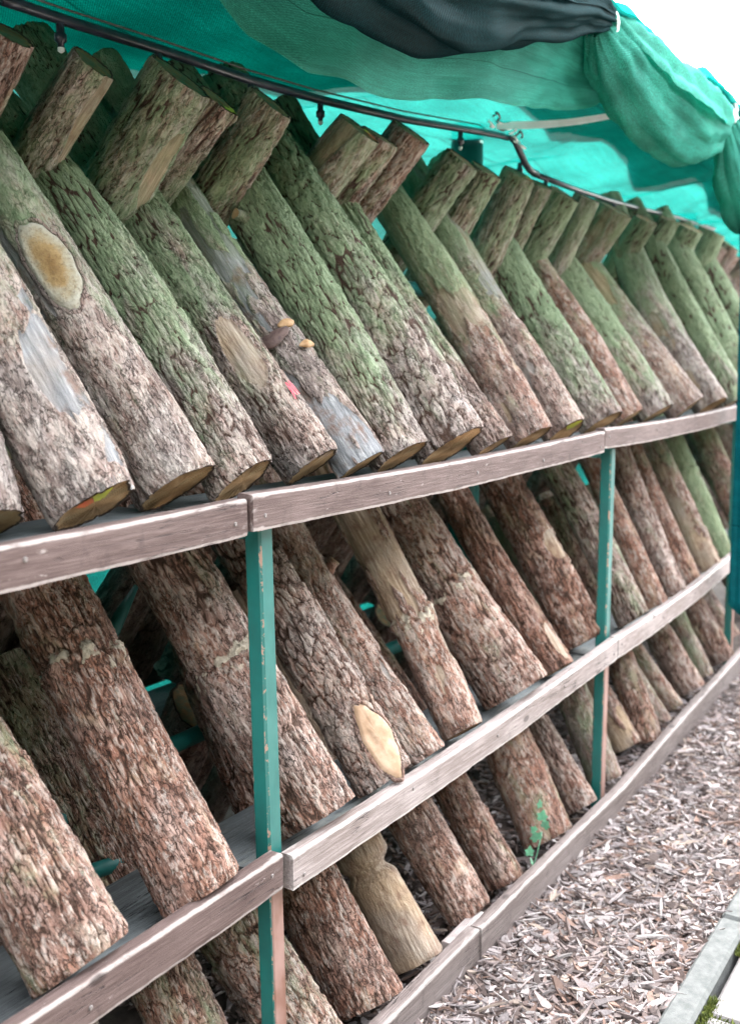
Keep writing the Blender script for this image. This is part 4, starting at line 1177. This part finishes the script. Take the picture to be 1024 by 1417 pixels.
for x, z in ((0.095, 0), (0.345, .004), (0.634, .004), (0.90, .012), (1.241, .033), (1.62, .063), (2.065, .04), (2.30, .014), (2.66, .016), (3.06, .02), (3.4, .034), (3.8, .05)):
    if nz_proto is None:
        prof = [(0.0075, 0.0), (0.0075, -0.016), (0.011, -0.018), (0.011, -0.03), (0.006, -0.034), (0.006, -0.04)]
        V = [(r * math.cos(t), r * math.sin(t), zz) for r, zz in prof for t in np.linspace(0, 2 * math.pi, 10, endpoint=False)]
        F = [list(map(int, q)) for q in grid_faces(len(prof), 10, wrap=True)] + [[50 + i for i in range(10)]]
        nz_o = mesh_obj('nozzle', np.array(V), F, M['pipe'], pl)
        Vt = [(r * math.cos(t), r * math.sin(t), zz) for r, zz in ((0.0062, -0.041), (0.0062, -0.047), (0.002, -0.05)) for t in np.linspace(0, 2 * math.pi, 8, endpoint=False)]
        tip = mesh_obj('nozzle_tip', np.array(Vt), [list(map(int, q)) for q in grid_faces(3, 8, wrap=True)] + [[16 + i for i in range(8)]], M['white'], nz_o)
        nz_proto = (nz_o, tip)
        a = nz_o
    else:
        a = nz_proto[0].copy(); COL.objects.link(a); a.parent = pl
        b = nz_proto[1].copy(); COL.objects.link(b); b.parent = a
    a.location = (x, ypipe(x), z - 0.008)
# white tape and crumpled clips under the roof
tp = empty('white_strap', (1.84, 0.3, 2.07)); tag(tp, 'white plastic strap pulled tight under the netting from the pipe bend', 'strap')
A, Bv = Vector((1.80, 0.47, 2.062)), Vector((1.86, 0.08, 2.065))
Vv = []
for t in np.linspace(0, 1, 12):
    p = A.lerp(Bv, t) - tp.location; w = 0.012 - 0.004 * t; sg = -0.012 * math.sin(math.pi * t)
    Vv += [(p.x - 0.002, p.y, p.z + w + sg), (p.x - 0.002, p.y, p.z - w + sg), (p.x + 0.002, p.y, p.z - w + sg), (p.x + 0.002, p.y, p.z + w + sg)]
mesh_obj('tape', np.array(Vv), [list(map(int, q)) for q in grid_faces(12, 4, wrap=True)] + [[0, 1, 2, 3][::-1], [44, 45, 46, 47]], M['white'], tp, smooth=False)
for j in range(9):
    q = np.array([-0.10 + 0.028 * j + random.uniform(-.01, .01), 0.16 + random.uniform(-.02, .02), 0.012 - 0.006 * j + random.uniform(-.012, .012)])
    pts = [q + np.array([0.012 * math.sin(a * 2 + j), 0.01 * math.cos(a), 0.012 * math.sin(a + j)]) for a in np.linspace(0, 4.5, 8)]
    tube('plastic_tie', [tuple(p) for p in pts], 0.0035, M['white'] if j % 3 else M['steel'], tp, 5, attrs=False)

# ------------------------------------------------------------------ hedge added out of view across the path to block low sky light
def blocker(x0, x1, y0, y1, h, n, seed):
    r = np.random.default_rng(seed)
    root = empty('blocker', ((x0 + x1) / 2, (y0 + y1) / 2, 0)); cx_, cy_ = (x0 + x1) / 2, (y0 + y1) / 2
    gx = np.linspace(0, 1, 50); V = []
    prof = [(0.18, 0.0), (0.1, .5), (0.1, .9), (.3, .98), (.7, .98), (.9, .9), (.9, .5), (.82, 0)]
    X_, K_ = np.meshgrid(np.linspace(x0 + .1, x1 - .1, 50), np.arange(8), indexing='ij')
    pr = np.array(prof)
    core = np.stack([X_ - cx_, y0 + (y1 - y0) * pr[K_, 0] - cy_ + 0.08 * fbm(X_ * 2, K_ * .7, X_ * 0, seed, 2), h * pr[K_, 1] * 0.97 + 0.1 * fbm(X_ * 1.5, K_ * .7, X_ * 0, seed + 2, 2)], -1)
    mesh_obj('dark_core', core.reshape(-1, 3), grid_faces(50, 8), M['blocker_core'], root)
    side = r.integers(0, 3, n); x = r.uniform(x0, x1, n); z = r.uniform(0.02, h, n); y = np.where(side == 0, y0, y1) + r.normal(0, .06, n)
    top = side == 2; y = np.where(top, r.uniform(y0, y1, n), y); z = np.where(top, h + r.normal(0, .05, n), z)
    bump_ = 0.12 * fbm(x * 2.3, z * 2.3, y, seed + 5, 3); y = y + np.where(top, 0, np.where(side == 0, -bump_, bump_)); z = z + np.where(top, bump_, 0)
    c = np.stack([x - cx_, y - cy_, z], -1); sz = r.uniform(.03, .06, n)[:, None]
    u = r.normal(0, 1, (n, 3)); u /= np.linalg.norm(u, axis=1)[:, None]; w = np.cross(u, r.normal(0, 1, (n, 3))); w /= np.linalg.norm(w, axis=1)[:, None]
    V = np.stack([c - u * sz, c + w * sz * .55, c + u * sz, c - w * sz * .55], 1).reshape(-1, 3)
    lf_ = mesh_obj('foliage', V, np.arange(len(V)).reshape(-1, 4), M['blocker_leaf'], root, smooth=False); lf_['kind'] = 'stuff'
    return root
M['blocker_core'] = mat_plain('blocker_core', (0.012, 0.016, 0.008), (0.03, 0.035, 0.02), 20, 0.95, 0.5)
M['blocker_leaf'] = mat_plain('blocker_leaf', (0.02, 0.045, 0.014), (0.05, 0.09, 0.03), 15, 0.5, 0.1)
hg = blocker(-9.0, 2.2, -4.4, -3.3, 3.2, 26000, 81)
tag(hg, 'added unseen leafy hedge across the path, behind the viewer', 'blocker', 'added light blockers')
hg = blocker(2.5, 11.0, -4.4, -3.3, 2.3, 18000, 82)
tag(hg, 'lower added unseen leafy hedge across the path, right of the viewer', 'blocker', 'added light blockers')

# ------------------------------------------------------------------ wood-chip mulch
def chips(n, xr, yr, zr, seed, lmin=0.03, lmax=0.10, thin=1.0):
    r = np.random.default_rng(seed)
    Lh = np.clip(lmin * .42 + r.exponential(0.019, n), 0.008, lmax) / 2; W = r.uniform(0.002, 0.0066, n) * (0.6 + Lh / 0.035); W = W * thin; H = r.uniform(0.0008, 0.0028, n)
    x = r.uniform(*xr, n); y = r.uniform(*yr, n)
    z = r.uniform(*zr, n) + 0.012 * fbm(x * 3, y * 3, x * 0, 3)
    yaw = r.uniform(0, np.pi * 2, n); pit = r.normal(0, .2, n); rol = r.normal(0, .45, n)
    st = np.array([-1, -.35, .35, 1.0]); wd = np.array([.35, 1, .9, .2])
    bendc = r.normal(0, .12, n)
    V = np.zeros((n, 4, 4, 3))
    wj = 1 + r.normal(0, .25, (n, 4))
    for k in range(4):
        for q, (a, b) in enumerate(((-1, -1), (1, -1), (1, 1), (-1, 1))):
            V[:, k, q, 0] = st[k] * Lh * (1 + (0.15 * a * r.normal(0, 1, n) if k in (0, 3) else 0))
            V[:, k, q, 1] = a * W * wd[k] * wj[:, k]
            V[:, k, q, 2] = b * H + bendc * Lh * (st[k] ** 2 - .4)
    V = V.reshape(n, 16, 3)
    def rot(V, a, i, j):
        c, s_ = np.cos(a)[:, None], np.sin(a)[:, None]
        p, q = V[..., i].copy(), V[..., j].copy()
        V[..., i] = c * p - s_ * q; V[..., j] = s_ * p + c * q
    rot(V, rol, 1, 2); rot(V, pit, 0, 2); rot(V, yaw, 0, 1)
    V += np.stack([x, y, z], -1)[:, None]
    f = []
    for k in range(3):
        for q in range(4):
            f.append([k * 4 + q, k * 4 + (q + 1) % 4, k * 4 + 4 + (q + 1) % 4, k * 4 + 4 + q])
    f.append([3, 2, 1, 0]); f.append([12, 13, 14, 15])
    F = (np.array(f)[None] + (np.arange(n) * 16)[:, None, None]).reshape(-1, 4)
    pal = np.array([(0.40, 0.35, 0.345), (0.30, 0.24, 0.228), (0.18, 0.13, 0.115), (0.54, 0.49, 0.47), (0.30, 0.19, 0.15), (0.44, 0.35, 0.29), (0.085, 0.062, 0.056)])
    pr = np.array([.24, .22, .17, .12, .08, .07, .10])
    c = pal[r.choice(len(pal), n, p=pr)] * r.uniform(.35, .85, (n, 1))
    return V.reshape(-1, 3), F, np.repeat(c, 16, 0)
parts = [chips(19000, (0.25, 3.3), (-0.445, -0.035), (0.0, 0.026), 11), chips(6500, (0.2, 3.4), (0.0, 0.6), (0.0, 0.016), 12), chips(3000, (3.3, 6.5), (-0.445, -0.035), (0.0, 0.026), 13), chips(2600, (-1.6, 0.25), (-0.445, -0.035), (0.0, 0.024), 14), chips(5000, (0.25, 3.3), (-0.445, -0.035), (0.008, 0.03), 15, 0.05, 0.13, 0.3)]
off = 0; Vs = []; Fs = []; Cs = []
for v, f_, c in parts:
    Vs.append(v); Fs.append(f_ + off); Cs.append(c); off += len(v)
mu = mesh_obj('mulch', np.vstack(Vs), np.vstack(Fs), M['chip'], None, smooth=False, attrs={'tint': np.vstack(Cs)})
tag(mu, 'grey-brown wood chip mulch covering the strip between plinth and kerb', 'mulch', kind='stuff')

# ------------------------------------------------------------------ ivy sprig and moss
iv = empty('ivy_plant', (1.10, 0.012, 0.0)); tag(iv, 'small ivy sprig with green leaves growing up before a ground-tier log', 'plant')
tube('stem', [(0, 0, 0.0), (-0.01, -0.005, 0.05), (0.02, -0.012, 0.1), (0.05, -0.012, 0.15)], 0.0018, M['leaf'], iv, 5, attrs=False)
def leaf(loc, size, rot):
    out = [(0, -.1), (.3, -.28), (.62, -.12), (.5, .12), (.75, .4), (.38, .5), (0, 1.0), (-.38, .5), (-.75, .4), (-.5, .12), (-.62, -.12), (-.3, -.28)]
    V = [(0, .2 * size, .06 * size)] + [(a * size, b * size, -0.12 * size * abs(a)) for a, b in out]
    F = [[0, 1 + i, 1 + (i + 1) % 12] for i in range(12)]
    o = mesh_obj('leaf', V, F, M['leaf'], iv, smooth=True)
    o.location = loc; o.rotation_euler = rot
for loc, sz, rot in (((-.01, -.012, .10), .030, (1.25, .3, -.5)), ((.03, -.014, .125), .032, (1.35, -.5, -.9)), ((.065, -.012, .165), .034, (1.2, .4, -.7)), ((.05, -.012, .205), .026, (1.4, .1, -.2)), ((.0, -.016, .075), .024, (1.1, -.2, .4)), ((.085, -.01, .135), .026, (1.3, .6, -1.2)), ((.02, -.012, .15), .022, (1.2, -.7, -.4))):
    leaf((loc[0] - 0.015, loc[1], loc[2] + 0.02), sz * 0.74, rot)
r = np.random.default_rng(5)
def moss_patch(n, xr, yr):
    x = r.uniform(*xr, n); y = r.uniform(*yr, n); a = r.uniform(0, 6.28, n); h = r.uniform(.001, .007, n); w = .0025
    tilt = r.normal(0, .006, (n, 2))
    V = np.stack([np.stack([x - w * np.cos(a), y - w * np.sin(a), 0 * x + .012], -1), np.stack([x + w * np.cos(a), y + w * np.sin(a), 0 * x + .012], -1), np.stack([x + tilt[:, 0], y + tilt[:, 1], .018 + h], -1)], 1)
    return V.reshape(-1, 3)
mv = np.vstack([moss_patch(900, (0.62, 0.86), (-0.535, -0.512)), moss_patch(400, (0.6, 0.8), (-0.58, -0.53)), moss_patch(700, (1.06, 1.35), (-0.535, -0.512)), moss_patch(700, (-1.5, 0.6), (-0.53, -0.512)), moss_patch(900, (1.35, 5), (-0.53, -0.512))])
mo = mesh_obj('moss', mv, np.arange(len(mv)).reshape(-1, 3), M['moss'], None, smooth=False)
tag(mo, 'yellow-green moss growing in the joint between kerb and paving', 'moss', kind='stuff')
